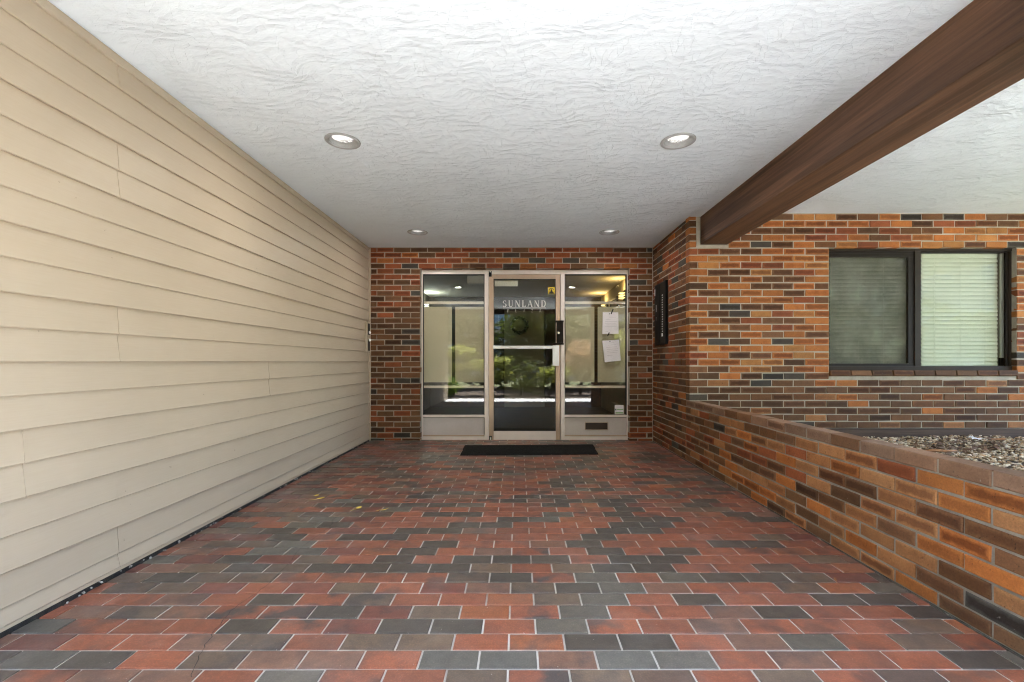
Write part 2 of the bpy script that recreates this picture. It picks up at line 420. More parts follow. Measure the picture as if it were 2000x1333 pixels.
M['fol_hedge'] = leafm('hedge_foliage', (.026,.036,.012), (.045,.055,.018))
M['fol_lite'] = leafm('yellow_green_foliage', (.24,.25,.08), (.33,.33,.14))
M['fol_bright'] = leafm('fresh_green_foliage', (.10,.17,.02), (.14,.20,.03))
M['fol_pink'] = leafm('maple_foliage', (.33,.17,.15), (.42,.26,.23))

# ------------------------------------------------------------------ main dimensions
XL, XR, YB, YF = -1.978, 1.806, 6.12, 4.825
ZC, ZC2 = 2.588, 2.625
CO, BM_ = .0730, .2255                            # brick course, brick module
def at(px, py, Y): return ((px - VX) * Y / F, H - (py - VY) * Y / F)

# ================================================================== SETTING
g = struct(MB().box(-60, 60, -80, 60, -.40, -.16).build('ground', M['ground']))
o = struct(MB().box(-30, 30, -.72, .42, -.30, -.002).build('walkway', M['concrete']))
o = struct(MB().box(-30, 30, -7.5, -.72, -.30, -.03).build('planting_bed', M['soil']))

# ---- floor: grout bed + quarry tiles laid in running bond
PT, WT = .10371, .2096
Y0, X0 = 1.5815, .0714
floor = struct(MB().box(-2.3, XR + .02, .40, YB + .16, -.30, -.0045).build('floor', M['grout']))
codes = {  # rows seen nearest the camera, transcribed: (x of the first tile's centre, colours)
 -1: (737, 205, 'RRBXBDRBRD'), 0: (0, 367, 'RGGPGGRPR'), 1: (0, 285, 'BBROKKRPGR'), 2: (0, 205, 'MKKRGYRPRR'),
 3: (0, 350, 'MBOXGYRPKR'), 4: (0, 277, 'ZRROBGRKRR'), 5: (0, 210, 'BRMPBKGPRR'), 6: (0, 152, 'RRRZKXGRGKK'),
 7: (0, 270, 'KKKBRBKKRRD'), 8: (0, 202, 'RKRKKKRKKRR'), 9: (0, 475, 'KRPXRKRKRR'), 10: (0, 100, 'RRRKRRPKRRRK'),
 11: (0, 207, 'KKRRRRRKRRR'), 12: (0, 350, 'RKKPRRRKKRR'), 13: (0, 260, 'RRRKKRRRKKR'), 14: (0, 480, 'RRRKGORKKRR')}
TCOL = {'R': (.232,.075,.041), 'O': (.275,.092,.042), 'P': (.172,.088,.060), 'M': (.150,.050,.036), 'B': (.122,.081,.055),
        'G': (.096,.087,.073), 'K': (.061,.050,.041), 'D': (.10,.064,.048), 'X': (.225,.072,.040), 'Y': (.25,.078,.040), 'Z': (.10,.068,.050)}
lut = {}
for r_, (_, cx, s_) in codes.items():
    Ym = Y0 + (r_ + .5) * PT
    first = (600 + cx / 2.2222 - VX) * Ym / F
    for i, ch in enumerate(s_): lut[(r_, round(first + i * WT, 2))] = ch
def tile_code(row, xc):
    for (rr, x), ch in lut.items():
        if rr == row and abs(x - xc) < WT * .45: return ch
    p = rng.random()
    if xc < -.9: return rng.choices('RMBGKZPX', (22,18,18,10,14,8,10,6))[0]
    return rng.choices('ROPMBGKX', (34,5,10,7,9,7,24,7))[0]
def tile_mesh(mb, w, d, h=.0105, off=(0,0,0), col=None, jit=None):
    """a tile with a worn, rounded arris; origin at the centre of its top"""
    e, q = .0022, .0016
    def ring(i, z): return [(off[0]+sx*(w/2-i), off[1]+sy*(d/2-i), off[2]+z) for sx, sy in ((-1,-1),(1,-1),(1,1),(-1,1))]
    r0, r1, r2 = ring(0, -h), ring(0, -q), ring(e, 0)
    for a, b in ((r0, r1), (r1, r2)):
        for k in range(4): mb.poly([a[k], a[(k+1)%4], b[(k+1)%4], b[k]], None, col)
    mb.poly(r2, None, col)
tb = MB(); tile_mesh(tb, WT - .0075, PT - .0075)
proto = tb.build('tile', M['tile'], floor); tile_me = proto.data; first_tile = True
tiles = []
for row in range(-11, 45):
    yc = Y0 + (row + .5) * PT
    if yc - PT/2 < .42: continue
    ph = X0 if row % 2 == 0 else X0 + WT / 2
    i0 = int(math.floor((XL - .12 - ph) / WT)); 
    for i in range(i0, i0 + 22):
        a, b = ph + i * WT + .00375, ph + (i + 1) * WT - .00375
        a, b = max(a, XL - .09), min(b, XR - .006)
        if b - a < .02: continue
        tiles.append((yc, row, (a + b) / 2, b - a))
vis = [t for t in tiles if t[0] > 1.42 and abs((t[2]) / t[0]) < 1.16]
vis.sort(key=lambda t: (t[0], abs(t[2]))); near = set(id(t) for t in vis[:300])
jb = MB()
for t in tiles:
    yc, row, xc, w = t
    ch = tile_code(row, xc); c = TCOL[ch]; f = rng.uniform(.86, 1.14); tint = rng.uniform(-.05, .05)
    c = (c[0]*f*(1+tint), c[1]*f, c[2]*f*(1-tint))
    bl = {'X': .95, 'Y': .75, 'Z': .8}.get(ch, rng.random() * .62 if ch in 'ROPMB' else 0.0)
    dz = rng.uniform(-.0013, .0013)
    if id(t) in near:
        if first_tile: o = proto; first_tile = False
        else: o = proto.copy(); COL.objects.link(o)
        o.parent = floor; o.location = (xc, yc, dz); o.scale = (w / (WT - .0075), 1, 1)
        o.rotation_euler = (rng.gauss(0, .0012), rng.gauss(0, .0012), rng.gauss(0, .002))
        o.color = (*c, bl)
    else:
        tile_mesh(jb, w, PT - .0075, off=(xc, yc, dz), col=(*c, bl))
o = jb.build('tile_field', M['tile_j'], floor); o['kind'] = 'stuff'
# hairline crack running across the tiles
def fl(px, py): Y = F * H / (py - VY); return ((px - VX) * Y / F, Y)
cr = [(372,1325),(382,1306),(390,1282),(399,1265),(409,1250),(418,1237),(436,1212),(451,1194),(476,1176),(503,1158),(521,1143),(537,1130),(553,1112),(568,1097),(584,1075),(604,1058),(630,1040),(646,1028),(650,1016),(668,1003),(692,990),(716,984)]
mbk = MB(); pts = [fl(*p) for p in cr]; pp = []
for a, b in zip(pts, pts[1:]):
    for k in range(3):
        t = k / 3; pp.append((a[0]+(b[0]-a[0])*t + rng.uniform(-.006,.006), a[1]+(b[1]-a[1])*t + rng.uniform(-.004,.004)))
for (ax, ay), (bx, by) in zip(pp, pp[1:]):
    n = Vector((by-ay, ax-bx)).normalized() * rng.uniform(.0006, .0014)
    mbk.poly([(ax-n.x,ay-n.y,.0022),(bx-n.x,by-n.y,.0022),(bx+n.x,by+n.y,.0022),(ax+n.x,ay+n.y,.0022)])
mbk.build('crack', M['rubber'], floor)

# ---- ceiling with four real recesses
LIGHTS = [(-1.21, 3.19, 'bug speckled lens, nearer the siding wall'), (1.11, 3.15, 'clean bright lens, beside the wooden beam'),
          (-1.18, 5.42, 'thin lens, above the left sidelight'), (1.08, 5.38, 'thin lens, above the right sidelight')]
RH = .098
def ceil_face(mb, x0, x1, y0, y1, z): mb.poly([(x0,y0,z),(x0,y1,z),(x1,y1,z),(x1,y0,z)])
def ceil_hole(mb, cx, cy, hw, z, n=32):
    circ, sq = [], []
    for k in range(n):
        a = 2*math.pi*(k+.5)/n; c, s_ = math.cos(a), math.sin(a); m_ = hw / max(abs(c), abs(s_))
        circ.append((cx+c*RH, cy+s_*RH, z)); sq.append([cx+c*m_, cy+s_*m_, z])
    cor = []
    for k in range(n):
        j = (k+1) % n; pl = [circ[k], circ[j], sq[j], sq[k]]
        a, b = sq[k], sq[j]
        if abs(a[0]-b[0]) > 1e-6 and abs(a[1]-b[1]) > 1e-6:
            c = [cx + (hw if (a[0]+b[0])/2 > cx else -hw), cy + (hw if (a[1]+b[1])/2 > cy else -hw), z]
            pl = [circ[k], circ[j], sq[j], c, sq[k]]
        mb.poly(pl)
cb = MB(); xa, xb, ya, yb = -2.3, 2.02, -.85, YB + .14; y = ya
for (l1, l2) in ((LIGHTS[0], LIGHTS[1]), (LIGHTS[2], LIGHTS[3])):
    yc = (l1[1] + l2[1]) / 2; hw = .2
    ceil_face(cb, xa, xb, y, yc - hw, ZC)
    ceil_face(cb, xa, l1[0]-hw, yc-hw, yc+hw, ZC); ceil_hole(cb, l1[0], yc, hw, ZC)
    ceil_face(cb, l1[0]+hw, l2[0]-hw, yc-hw, yc+hw, ZC); ceil_hole(cb, l2[0], yc, hw, ZC)
    ceil_face(cb, l2[0]+hw, xb, yc-hw, yc+hw, ZC); y = yc + hw
ceil_face(cb, xa, xb, y, yb, ZC)
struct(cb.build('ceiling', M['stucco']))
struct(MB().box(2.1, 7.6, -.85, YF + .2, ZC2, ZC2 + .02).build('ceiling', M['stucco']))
struct(MB().box(-9.2, 7.6, -.85, 14, 2.70, 3.1).build('roof', M['concrete']))
tag(MB().box(-9.2, 7.6, -.90, -.855, 2.44, 3.12, .004).build('fascia_board', M['fascia']), 'long brown fascia board along the roof edge above the porch mouth', 'fascia')

# ---- downlights
for i, (lx, ly, lab) in enumerate(LIGHTS):
    ly = (LIGHTS[0][1]+LIGHTS[1][1])/2 if i < 2 else (LIGHTS[2][1]+LIGHTS[3][1])/2
    t = thing('downlight', 'round white recessed downlight with ' + lab, 'downlight', 'recessed lights in the porch ceiling', (lx, ly, ZC))
    trim = MB().lathe([(.118,-.0005),(.1165,-.007),(.108,-.0095),(.096,-.008),(.091,-.002),(.091,.004)], (0,0,0), 40).build('trim_ring', M['trim_metal'], t, True)
    MB().lathe([(.091,.0),(.088,.010),(.076,.018),(.069,.021)], (0,0,0), 40).build('baffle', M['trim_metal'], t, True)
    MB().lathe([(.070,.020),(.055,.013),(.032,.009),(.001,.008)], (0,0,0), 40).build('lens', M['lens'], t, True)
    ld = bpy.data.lights.new('porch_fill_lamp', 'AREA'); ld.shape = 'DISK'; ld.size = .11; ld.energy = .5; ld.color = (1, .97, .93)  # added fill lifting the dark back of the porch; the fittings are dim
    lo = bpy.data.objects.new('porch_fill_lamp', ld); COL.objects.link(lo); lo.parent = t; lo.location = (0, 0, -.013)
    tip = .10 if i == 0 else (-.14 if i == 1 else 0)
    trim.rotation_euler = (0, tip * .12, 0)

# ================================================================== BRICKWORK
BL, BH, BD = BM_ - .0105, CO - .0105, .095
def brick_geo(mb, L, hgt, dep, T, col=None, r=None):
    """brick with softened arrises; x along the wall, -y outwards, origin at the middle of the face"""
    e = .0035; r = r or random.Random(1)
    j = lambda s: r.uniform(-s, s)
    def ring(i, y): return [Vector((sx*(L/2-i)+j(.0019), y+j(.0009), sz*(hgt/2-i)+j(.0015))) for sx, sz in ((-1,-1),(1,-1),(1,1),(-1,1))]
    r0, r1, r2 = ring(0, dep), ring(0, e), ring(e, 0)
    def uv(p): return (p.x / L + .5, p.z / hgt + .5)
    for a, b in ((r0, r1), (r1, r2)):
        for k in range(4):
            q = [a[k], a[(k+1)%4], b[(k+1)%4], b[k]]; mb.poly([T @ p for p in q], [uv(p) for p in q], col)
    mb.poly([T @ p for p in r2], [uv(p) for p in r2], col)
    mb.poly([T @ p for p in r0[::-1]], [(.5,.5)]*4, col)
VAR = []
for k in range(9):
    mb = MB(); brick_geo(mb, BL, BH, BD, Matrix.Identity(4), None, random.Random(40 + k))
    ob = mb.build('brick', M['brick']); VAR.append(ob.data); bpy.data.objects.remove(ob)
BCOL = {'O': (.315,.112,.029), 'L': (.345,.150,.045), 'R': (.225,.066,.024), 'B': (.130,.059,.024), 'N': (.092,.046,.021), 'W': (.155,.075,.035), 'G': (.056,.047,.037), 'T': (.28,.128,.050), 'C': (.19,.112,.070)}
def pick(w): return rng.choices([k for k, _ in w], [v for _, v in w])[0]
def lay(wall, T, rows, length, phase, pal, openings=(), big=None, n_parts=300, key=None, extra=()):
    """rows: (z_bottom, z_top, index). T places x=along, z=up, -y=out. Returns nothing; bricks become children of wall"""
    items = []
    for (z0, z1, k) in rows:
        ph = phase[k % 2]
        i = -2; row_ = []
        while ph + i * BM_ < length:
            a, b = ph + i * BM_, ph + (i + 1) * BM_; i += 1
            segs = [(max(a, 0) if a > 0 else 0, min(b, length))] if b > 0 else []
            for (u0, u1, w0, w1) in openings:
                if z1 > w0 + .012 and z0 < w1 - .012:
                    nw = []
                    for (p, q) in segs:
                        if q <= u0 or p >= u1: nw.append((p, q)); continue
                        if p < u0: nw.append((p, u0))
                        if q > u1: nw.append((u1, q))
                    segs = nw
            for (p, q) in segs: row_.append([p, q])
        mg = []
        for s_ in sorted(row_):                       # a sliver is cut as one piece with its neighbour
            if mg and abs(mg[-1][1] - s_[0]) < 1e-5 and min(s_[1] - s_[0], mg[-1][1] - mg[-1][0]) < .055: mg[-1][1] = s_[1]
            else: mg.append(list(s_))
        if True:
            for (p, q) in mg:
                zz0, zz1 = z0, z1
                for (u0, u1, w0, w1) in openings:
                    if q > u0 and p < u1 and z0 < w0 < z1 - .001: zz1 = min(zz1, w0 + .004)
                if q - p < .03 or zz1 - zz0 < .03: continue
                items.append(((p + q) / 2, (zz0 + zz1) / 2, q - p - .0105, zz1 - zz0 - .0105, k))
    items += list(extra)
    if key: items.sort(key=key)
    jb = MB(); made = 0
    for n, (x, z, L, hh, k) in enumerate(items):
        c = BCOL[pick(pal(x, z))]; f = rng.uniform(.82, 1.2); tt = rng.uniform(-.07, .07)
        c = (c[0]*f*(1+tt), c[1]*f, c[2]*f*(1-tt)); a = rng.random()
        loc = Matrix.Translation((x + rng.gauss(0, .0012), rng.gauss(0, .0012), z + rng.gauss(0, .0013))) @ Matrix.Rotation(rng.gauss(0, .0045), 4, 'Y') @ Matrix.Rotation(rng.gauss(0, .004), 4, 'Z')
        if n < n_parts:
            ob = bpy.data.objects.new('brick', rng.choice(VAR)); COL.objects.link(ob); ob.parent = wall
            ob.matrix_local = T @ loc @ Matrix.Diagonal((L / BL, 1, hh / BH, 1)); ob.color = (*c, a); made += 1
        else:
            brick_geo(jb, L, hh, BD, T @ loc, (*c, a), rng)
    if jb.f:
        ob = jb.build('brick_courses', M['brick_j'], wall); ob['kind'] = 'stuff'
def courses(z_line, z_lo, z_hi):
    out = []; k = math.floor((z_lo - z_line) / CO)
    z = z_line + k * CO
    while z < z_hi - .01:
        a, b = max(z, z_lo), min(z + CO, z_hi)
        if b - a > .026: out.append((a, b, k))
        k += 1; z += CO
    return out
MD = .0065   # depth of the joints
# back wall with the storefront opening
OX0, OX1, OZ = -1.300, 1.492, 2.302
bw = MB(); y0, y1 = YB + MD, YB + .22
bw.box(XL - .2, OX0 - .004, y0, y1, -.1, 2.70); bw.box(OX1 + .004, XR + .3, y0, y1, -.1, 2.70); bw.box(OX0 - .004, OX1 + .004, y0, y1, OZ + .006, 2.70)
back = tag(bw.build('brick_wall', M['mortar_back']), 'brown and red brick wall framing the glass entrance at the far end of the porch', 'wall')
Tb = Matrix.Translation((XL + .012, YB, 0))
def pal_back(x, z):  # this wall's weaker light is put into the colour: orange bricks turned red
    if z > OZ: return (('R', 60), ('O', 10), ('B', 14), ('N', 8), ('G', 7))
    return (('B', 32), ('N', 32), ('R', 18), ('W', 12), ('G', 6))
lay(back, Tb, courses(.040, 0.002, ZC - .002), XR - XL - .014, (.086 - BM_, .190 - BM_), pal_back, [(OX0 - XL - .012, OX1 - XL - .012, 0, OZ)])
# return wall on the right, facing the siding
rw = tag(MB().box(XR + MD, XR + .3, YF + .10, YB + MD, -.1, 2.70).build('brick_wall', M['mortar_back']), 'short shaded brick side wall carrying the black intercom panel, right of the glass entrance', 'wall')
Tr = Matrix(((0,1,0,XR),(1,0,0,YF + .097),(0,0,1,0),(0,0,0,1)))
Tr = Matrix.Translation((XR, YB, 0)) @ Matrix.Rotation(R(-90), 4, 'Z')
pal_ret = lambda x, z: (('B', 32), ('N', 20), ('R', 22), ('W', 14), ('G', 7), ('O', 5))  # shadow on this wall put into the brick colours: hardly any orange
lay(rw, Tr, courses(.652, 0.002, ZC - .002), YB - YF - .098, (.06 - BM_, .175 - BM_), pal_ret)
# front wall with the window
CAPZ_ = .652
WX0, WX1, WZ0, WZ1 = 3.284, 5.257, .974, 2.268
BX0, BX1, BZ = 1.928, 2.214, 2.297
fw = MB(); y0, y1 = YF + MD, YF + .3
fw.box(XR + MD + .003, BX0 - .002, y0, YF + .0985, -.1, 2.70); fw.box(BX0 - .002, BX1 + .002, y0, y1, -.1, BZ - .002); fw.box(BX1 + .002, WX0 - .003, y0, y1, -.1, 2.70)
fw.box(WX0 - .003, WX1 + .003, y0, y1, -.1, WZ0 - .06); fw.box(WX0 - .003, WX1 + .003, y0, y1, WZ1 - .004, 2.70); fw.box(WX1 + .003, 7.6, y0, y1, -.1, 2.70)
front = tag(fw.build('brick_wall', M['mortar']), 'bright orange and brown brick wall around the sliding window behind the gravel bed', 'wall')
Tf = Matrix.Translation((XR - .0052, YF, 0))
def pal_front(x, z):
    if z < .95: return (('B', 38), ('N', 26), ('W', 14), ('T', 12), ('O', 7), ('G', 3))
    if z > 2.3: return (('O', 54), ('L', 8), ('B', 18), ('N', 6), ('R', 12), ('G', 2))
    return (('O', 40), ('L', 14), ('B', 20), ('N', 7), ('R', 9), ('W', 9), ('G', 3))
opn = [(-.2, .115, 0, CAPZ_ - .004), (WX0 - XR + .004, WX1 - XR + .004, WZ0 - .065, WZ1 - .006), (BX0 - XR - .038, BX1 - XR + .012, BZ - .022, 3.0)]
vis_key = lambda it: (0 if it[0] < 3.62 else 1, -it[1] if it[0] > 3.0 else -9)
# sloping sill bricks under the window
sill = []
lay(front, Tf, courses(.652, .30, ZC2 - .004), 5.75, (.202 - BM_, .325 - BM_), pal_front, opn, key=lambda it: (it[0] > 3.72, it[1] > 2.42, it[0]), n_parts=290)
for i in range(9):
    a = WX0 + .0 + i * .2215; b = min(a + .212, WX1)
    if b - a < .05: continue
    ob = bpy.data.objects.new('sill_brick', rng.choice(VAR)); COL.objects.link(ob); ob.parent = front
    c = BCOL[rng.choice('BNNW')]; ob.color = (*c, rng.random())
    ob.matrix_local = Matrix.Translation(((a+b)/2, YF - .016, WZ0 - .032)) @ Matrix.Rotation(R(-12), 4, 'X') @ Matrix.Diagonal(((b-a)/BL, 1.0, .9, 1))
# rough mortar collar where the beam enters the wall
mc = MB()
for (x0, x1, z0, z1) in ((BX0 - .042, BX0 - .003, BZ - .01, ZC - .01), (BX0 - .042, BX1 + .006, BZ - .020, BZ - .005)):
    mc.box(x0, x1, YF - .003, YF + .03, z0, z1, .004)
mc.build('mortar_collar', M['mortar'], front)
# pier that carries the beam, just outside the frame
pr = tag(MB().box(XR + MD, 2.30, 1.16, 1.60, -.1, 2.70).build('brick_pier', M['mortar']), 'square brick pier carrying the near end of the brown beam, mirrored in the right sidelight', 'pier')
pal_pl = lambda x, z: (('O', 22), ('T', 22), ('R', 10), ('B', 22), ('N', 6), ('W', 14), ('G', 5))
lay(pr, Matrix.Translation((XR, 1.60, 0)) @ Matrix.Rotation(R(-90), 4, 'Z'), courses(.652, .002, 2.58), .44, (0, -.11), pal_pl, n_parts=0)
lay(pr, Matrix.Translation((2.30, 1.607, 0)) @ Matrix.Rotation(R(180), 4, 'Z'), courses(.652, .002, 2.58), .49, (0, -.11), pal_pl, n_parts=0)
lay(pr, Matrix.Translation((XR, 1.153, 0)), courses(.652, .002, 2.58), .49, (0, -.11), pal_pl, n_parts=0)
# planter wall
CAPZ = .652
pw = tag(MB().box(XR + MD, XR + .092, 1.607, YF + .10, -.1, CAPZ - .012).build('planter_wall', M['mortar_dark']), 'low orange brick retaining wall with brown cap course holding back the gravel bed', 'wall')
Tp = Matrix.Translation((XR, YF + .098, 0)) @ Matrix.Rotation(R(-90), 4, 'Z')
def pal_planter(x, z):
    if z > CAPZ - CO: return (('C', 62), ('W', 24), ('B', 14))
    if x < .9: return (('B', 34), ('W', 28), ('R', 12), ('N', 10), ('T', 14), ('G', 3))
    return (('O', 32), ('T', 32), ('B', 12), ('W', 15), ('R', 5), ('G', 3), ('N', 1))
lay(pw, Tp, courses(.652, .002, CAPZ + .001), YF + .098 - 1.607, (.135 - BM_, .02 - BM_), pal_planter)
# timber board at the foot of the wall, gravel
tag(MB().box(2.00, 7.5, YF - .045, YF - .004, .22, .362, .006).build('edging_board', M['board']), 'dark weathered timber board along the foot of the window wall behind the gravel', 'board')
struct(MB().box(XR + .10, 7.5, 1.607, YF - .004, -.1, .245).build('gravel_base', M['soil']))
def pebbles(name, n, seed, area, zf, smin, smax, cols):
    r = np.random.default_rng(seed)
    t = (1 + 5 ** .5) / 2
    base = np.array([(-1,t,0),(1,t,0),(-1,-t,0),(1,-t,0),(0,-1,t),(0,1,t),(0,-1,-t),(0,1,-t),(t,0,-1),(t,0,1),(-t,0,-1),(-t,0,1)], float); base /= np.linalg.norm(base[0])
    fc = np.array([(0,11,5),(0,5,1),(0,1,7),(0,7,10),(0,10,11),(1,5,9),(5,11,4),(11,10,2),(10,7,6),(7,1,8),(3,9,4),(3,4,2),(3,2,6),(3,6,8),(3,8,9),(4,9,5),(2,4,11),(6,2,10),(8,6,7),(9,8,1)])
    u = r.random((n, 2)); x = area[0] + (area[1]-area[0]) * u[:,0]; y_ = area[2] + (area[3]-area[2]) * u[:,1]
    s = smin + (smax - smin) * r.random(n) ** 2
    sc = np.stack([s*r.uniform(.8,1.5,n), s*r.uniform(.6,1.1,n), s*r.uniform(.3,.6,n)], 1)
    V = base[None] * sc[:,None] * r.uniform(.82, 1.15, (n, 12, 1))
    a = r.random(n) * 6.28; tl = r.normal(0, .35, n)
    ct, st = np.cos(tl), np.sin(tl); V = np.stack([V[...,0]*ct[:,None]-V[...,2]*st[:,None], V[...,1], V[...,0]*st[:,None]+V[...,2]*ct[:,None]], -1)
    c, s2 = np.cos(a), np.sin(a); V = np.stack([V[...,0]*c[:,None]-V[...,1]*s2[:,None], V[...,0]*s2[:,None]+V[...,1]*c[:,None], V[...,2]], -1)
    V += np.stack([x, y_, zf(x, y_) + r.uniform(-.004, .014, n)], 1)[:,None]
    me = bpy.data.meshes.new(name); me.vertices.add(n*12); me.vertices.foreach_set('co', V.ravel())
    Fc = (fc[None] + (np.arange(n)*12)[:,None,None]).reshape(-1, 3)
    me.loops.add(len(Fc)*3); me.loops.foreach_set('vertex_index', Fc.ravel().astype(np.int32))
    me.polygons.add(len(Fc)); me.polygons.foreach_set('loop_start', (np.arange(len(Fc))*3).astype(np.int32)); me.polygons.foreach_set('loop_total', np.full(len(Fc), 3, np.int32))
    me.update(); me.validate()
    pc = np.array(cols)[r.integers(0, len(cols), n)] * r.uniform(.75, 1.2, (n, 1))
    ca = me.color_attributes.new('col', 'FLOAT_COLOR', 'POINT'); ca.data.foreach_set('color', np.repeat(np.concatenate([pc, np.ones((n,1))], 1), 12, 0).ravel())
    me.shade_smooth(); me.materials.append(M['pebble'])
    ob = bpy.data.objects.new(name, me); COL.objects.link(ob); ob['kind'] = 'stuff'; return ob
zf = lambda x, y: .268 + .012*np.sin(3*x + 1.3*y) + .012*np.sin(5*y - x) + .05*np.clip((x - 2.1)/2.4, 0, 1)*np.clip((YF - .2 - y)/1.2, 0, 1)
ob = pebbles('gravel', 17000, 3, (XR + .10, 6.4, 1.63, YF - .05), zf, .009, .021, [(.50,.38,.255),(.43,.31,.195),(.62,.51,.385),(.30,.20,.12),(.70,.60,.475),(.46,.29,.16),(.18,.12,.07),(.56,.44,.295)])
tag(ob, 'pale grey and tan gravel strewn with dead leaves behind the planter wall', 'gravel')

pj = struct(MB().box(XR - .004, XR + .008, 1.607, YB, -.05, .003).build('wall_joint', M['dirt']))
# ================================================================== BEAM
bm_ = MB().box(BX0, BX1, 1.30, YF + .12, BZ, 2.66, .006)
tag(bm_.build('wooden_beam', M['beam']), 'thick brown stained timber beam running under the white ceiling into the brick wall', 'beam')

# ================================================================== SIDING WALL
sw = tag(MB().box(-9, XL - .020, -.5, YB + .2, -.1, 2.70).build('siding_wall', M['trim']), 'long beige wall of horizontal lapped vinyl boards on the left of the porch', 'wall')  # core stretched far left as added, unseen bulk that blocks light
SH = .1358; S0 = .109
def lap(mb, y0, y1, z0, z1, strong, cut=1.0, back=0.0):
    """one board: leaning face with a lip at its foot; outwards is +x"""
    t, b = .002 - back, (.0180 if strong else .0130) - back
    xo = XL - .012
    prof = [(xo - .004, z1 + .012), (xo + t, z1 + .003), (xo + b - .001, z0 + .010), (xo + b, z0 + .004), (xo + b - .002, z0), (xo + b - .006, z0 - .0005), (xo - .004, z0 + .004)]
    n = len(prof)
    A = [(x, y0, z) for x, z in prof]; B = [(x, y1, z) for x, z in prof]
    for k in range(n): mb.poly([A[k], A[(k+1)%n], B[(k+1)%n], B[k]])
    mb.poly(A[::-1]); mb.poly(B)
JO = {17: 2.275, 18: 2.275, 13: 2.275, 14: 2.275, 7: 2.275, 8: 2.275, 3: 1.84, 4: 1.84, 5: 3.654, 6: 3.654, 0: 2.275, -1: 2.275}
for k in range(-1, 18):
    z0, z1 = S0 + k * SH, S0 + (k + 1) * SH
    if k == -1: z0 = .040
    if k == 17: z1 = 2.535
    strong = (k % 2 == 1)
    seg = [(-.5, JO[k] + .03, .0024), (JO[k], YB - .004, 0)] if k in JO else [(-.5, YB - .004, 0)]
    for (a, b, bk) in seg:
        mb = MB(); lap(mb, a, b, z0, z1, strong, back=bk); mb.build('siding_board', M['siding'], sw)
MB().box(XL - .03, XL + .004, -.5, YB - .002, 2.536, 2.556, .002).build('channel_trim', M['trim'], sw)
MB().box(XL - .03, XL - .006, -.5, YB - .002, 2.5575, ZC - .002, .002).build('channel_trim', M['trim'], sw)
MB().box(XL - .03, XL + .016, YB - .016, YB + .004, .03, 2.57, .003).build('corner_trim', M['siding'], sw)
MB().box(XL - .03, XL + .003, -.5, YB - .003, .024, .039, .002).build('starter_strip', M['siding'], sw)
# dark tarred joint between siding and floor with crumbs of mortar
tj = struct(MB().box(XL - .045, XL - .002, -.5, YB, -.05, .026).build('wall_joint', M['tar']))
mb = MB()
for k in range(70):
    yy = 1.9 + (YB - 1.95) * rng.random(); s_ = rng.uniform(.003, .009) * (.8 + .25 * (yy > 4))
    b_ = bmesh.new(); bmesh.ops.create_icosphere(b_, subdivisions=1, radius=s_)
    for v in b_.verts: v.co *= rng.uniform(.7, 1.2)
    mb.bm(b_, Matrix.Translation((XL - .001 + rng.uniform(-.003, .008), yy, rng.uniform(.001, .022))))
o = mb.build('mortar_crumbs', M['lime'], tj); o['kind'] = 'stuff'
# plate on the siding at the far corner
kp = thing('key_switch_plate', 'narrow beige switch plate with black inset on the siding beside the far brick corner', 'switch plate', None, (XL, 6.01, 1.19))
MB().box(-.004, .020, -.062, .062, 0, .385, .003).build('plate', M['siding'], kp)
MB().box(.0185, .0225, -.01, .055, .015, .165, .001).build('inset', M['black'], kp)
MB().box(.0185, .0225, -.01, .055, .225, .370, .001).build('inset', M['black'], kp)
for z in (.155, .255):
    b_ = bmesh.new(); bmesh.ops.create_uvsphere(b_, u_segments=14, v_segments=8, radius=.019)
    mb = MB(); mb.bm(b_, Matrix.Translation((.026, .03, z))); mb.build('knob', M['silver'], kp, True)

# ================================================================== STOREFRONT
YG = 6.22                                           # plane of the frame's face
SG = F / YG
X = lambda px: (px - VX) / SG
Z = lambda py: H - (py - VY) / SG
sf = thing('storefront_frame', 'champagne aluminium storefront frame holding two glass sidelights either side of the door', 'storefront', None, (0, YG, 0))
def bar(name, px0, px1, py0, py1, m, parent, d0=0.0, d1=.05, ch=.002):
    return MB().box(X(px0), X(px1), d0, d1, Z(py1), Z(py0), ch).build(name, m, parent)
fx0, fx1 = 820.6, 1231.2
bar('head_rail', fx0, fx1, 527.6, 535.6, M['alu_h'], sf, 0, .09)
bar('jamb', fx0, 825.4, 535.8, 862.4, M['alu'], sf, 0, .09)
bar('jamb', 1224.6, fx1, 535.8, 862.4, M['alu'], sf, 0, .09)
bar('mullion', 946.4, 954.2, 535.8, 862.4, M['alu'], sf, -.004, .09)
bar('mullion', 1095.2, 1102.8, 535.8, 862.4, M['alu'], sf, -.004, .09)
bar('threshold', 954.4, 1095.0, 860.4, 862.5, M['alu_h'], sf, -.01, .09, .001)
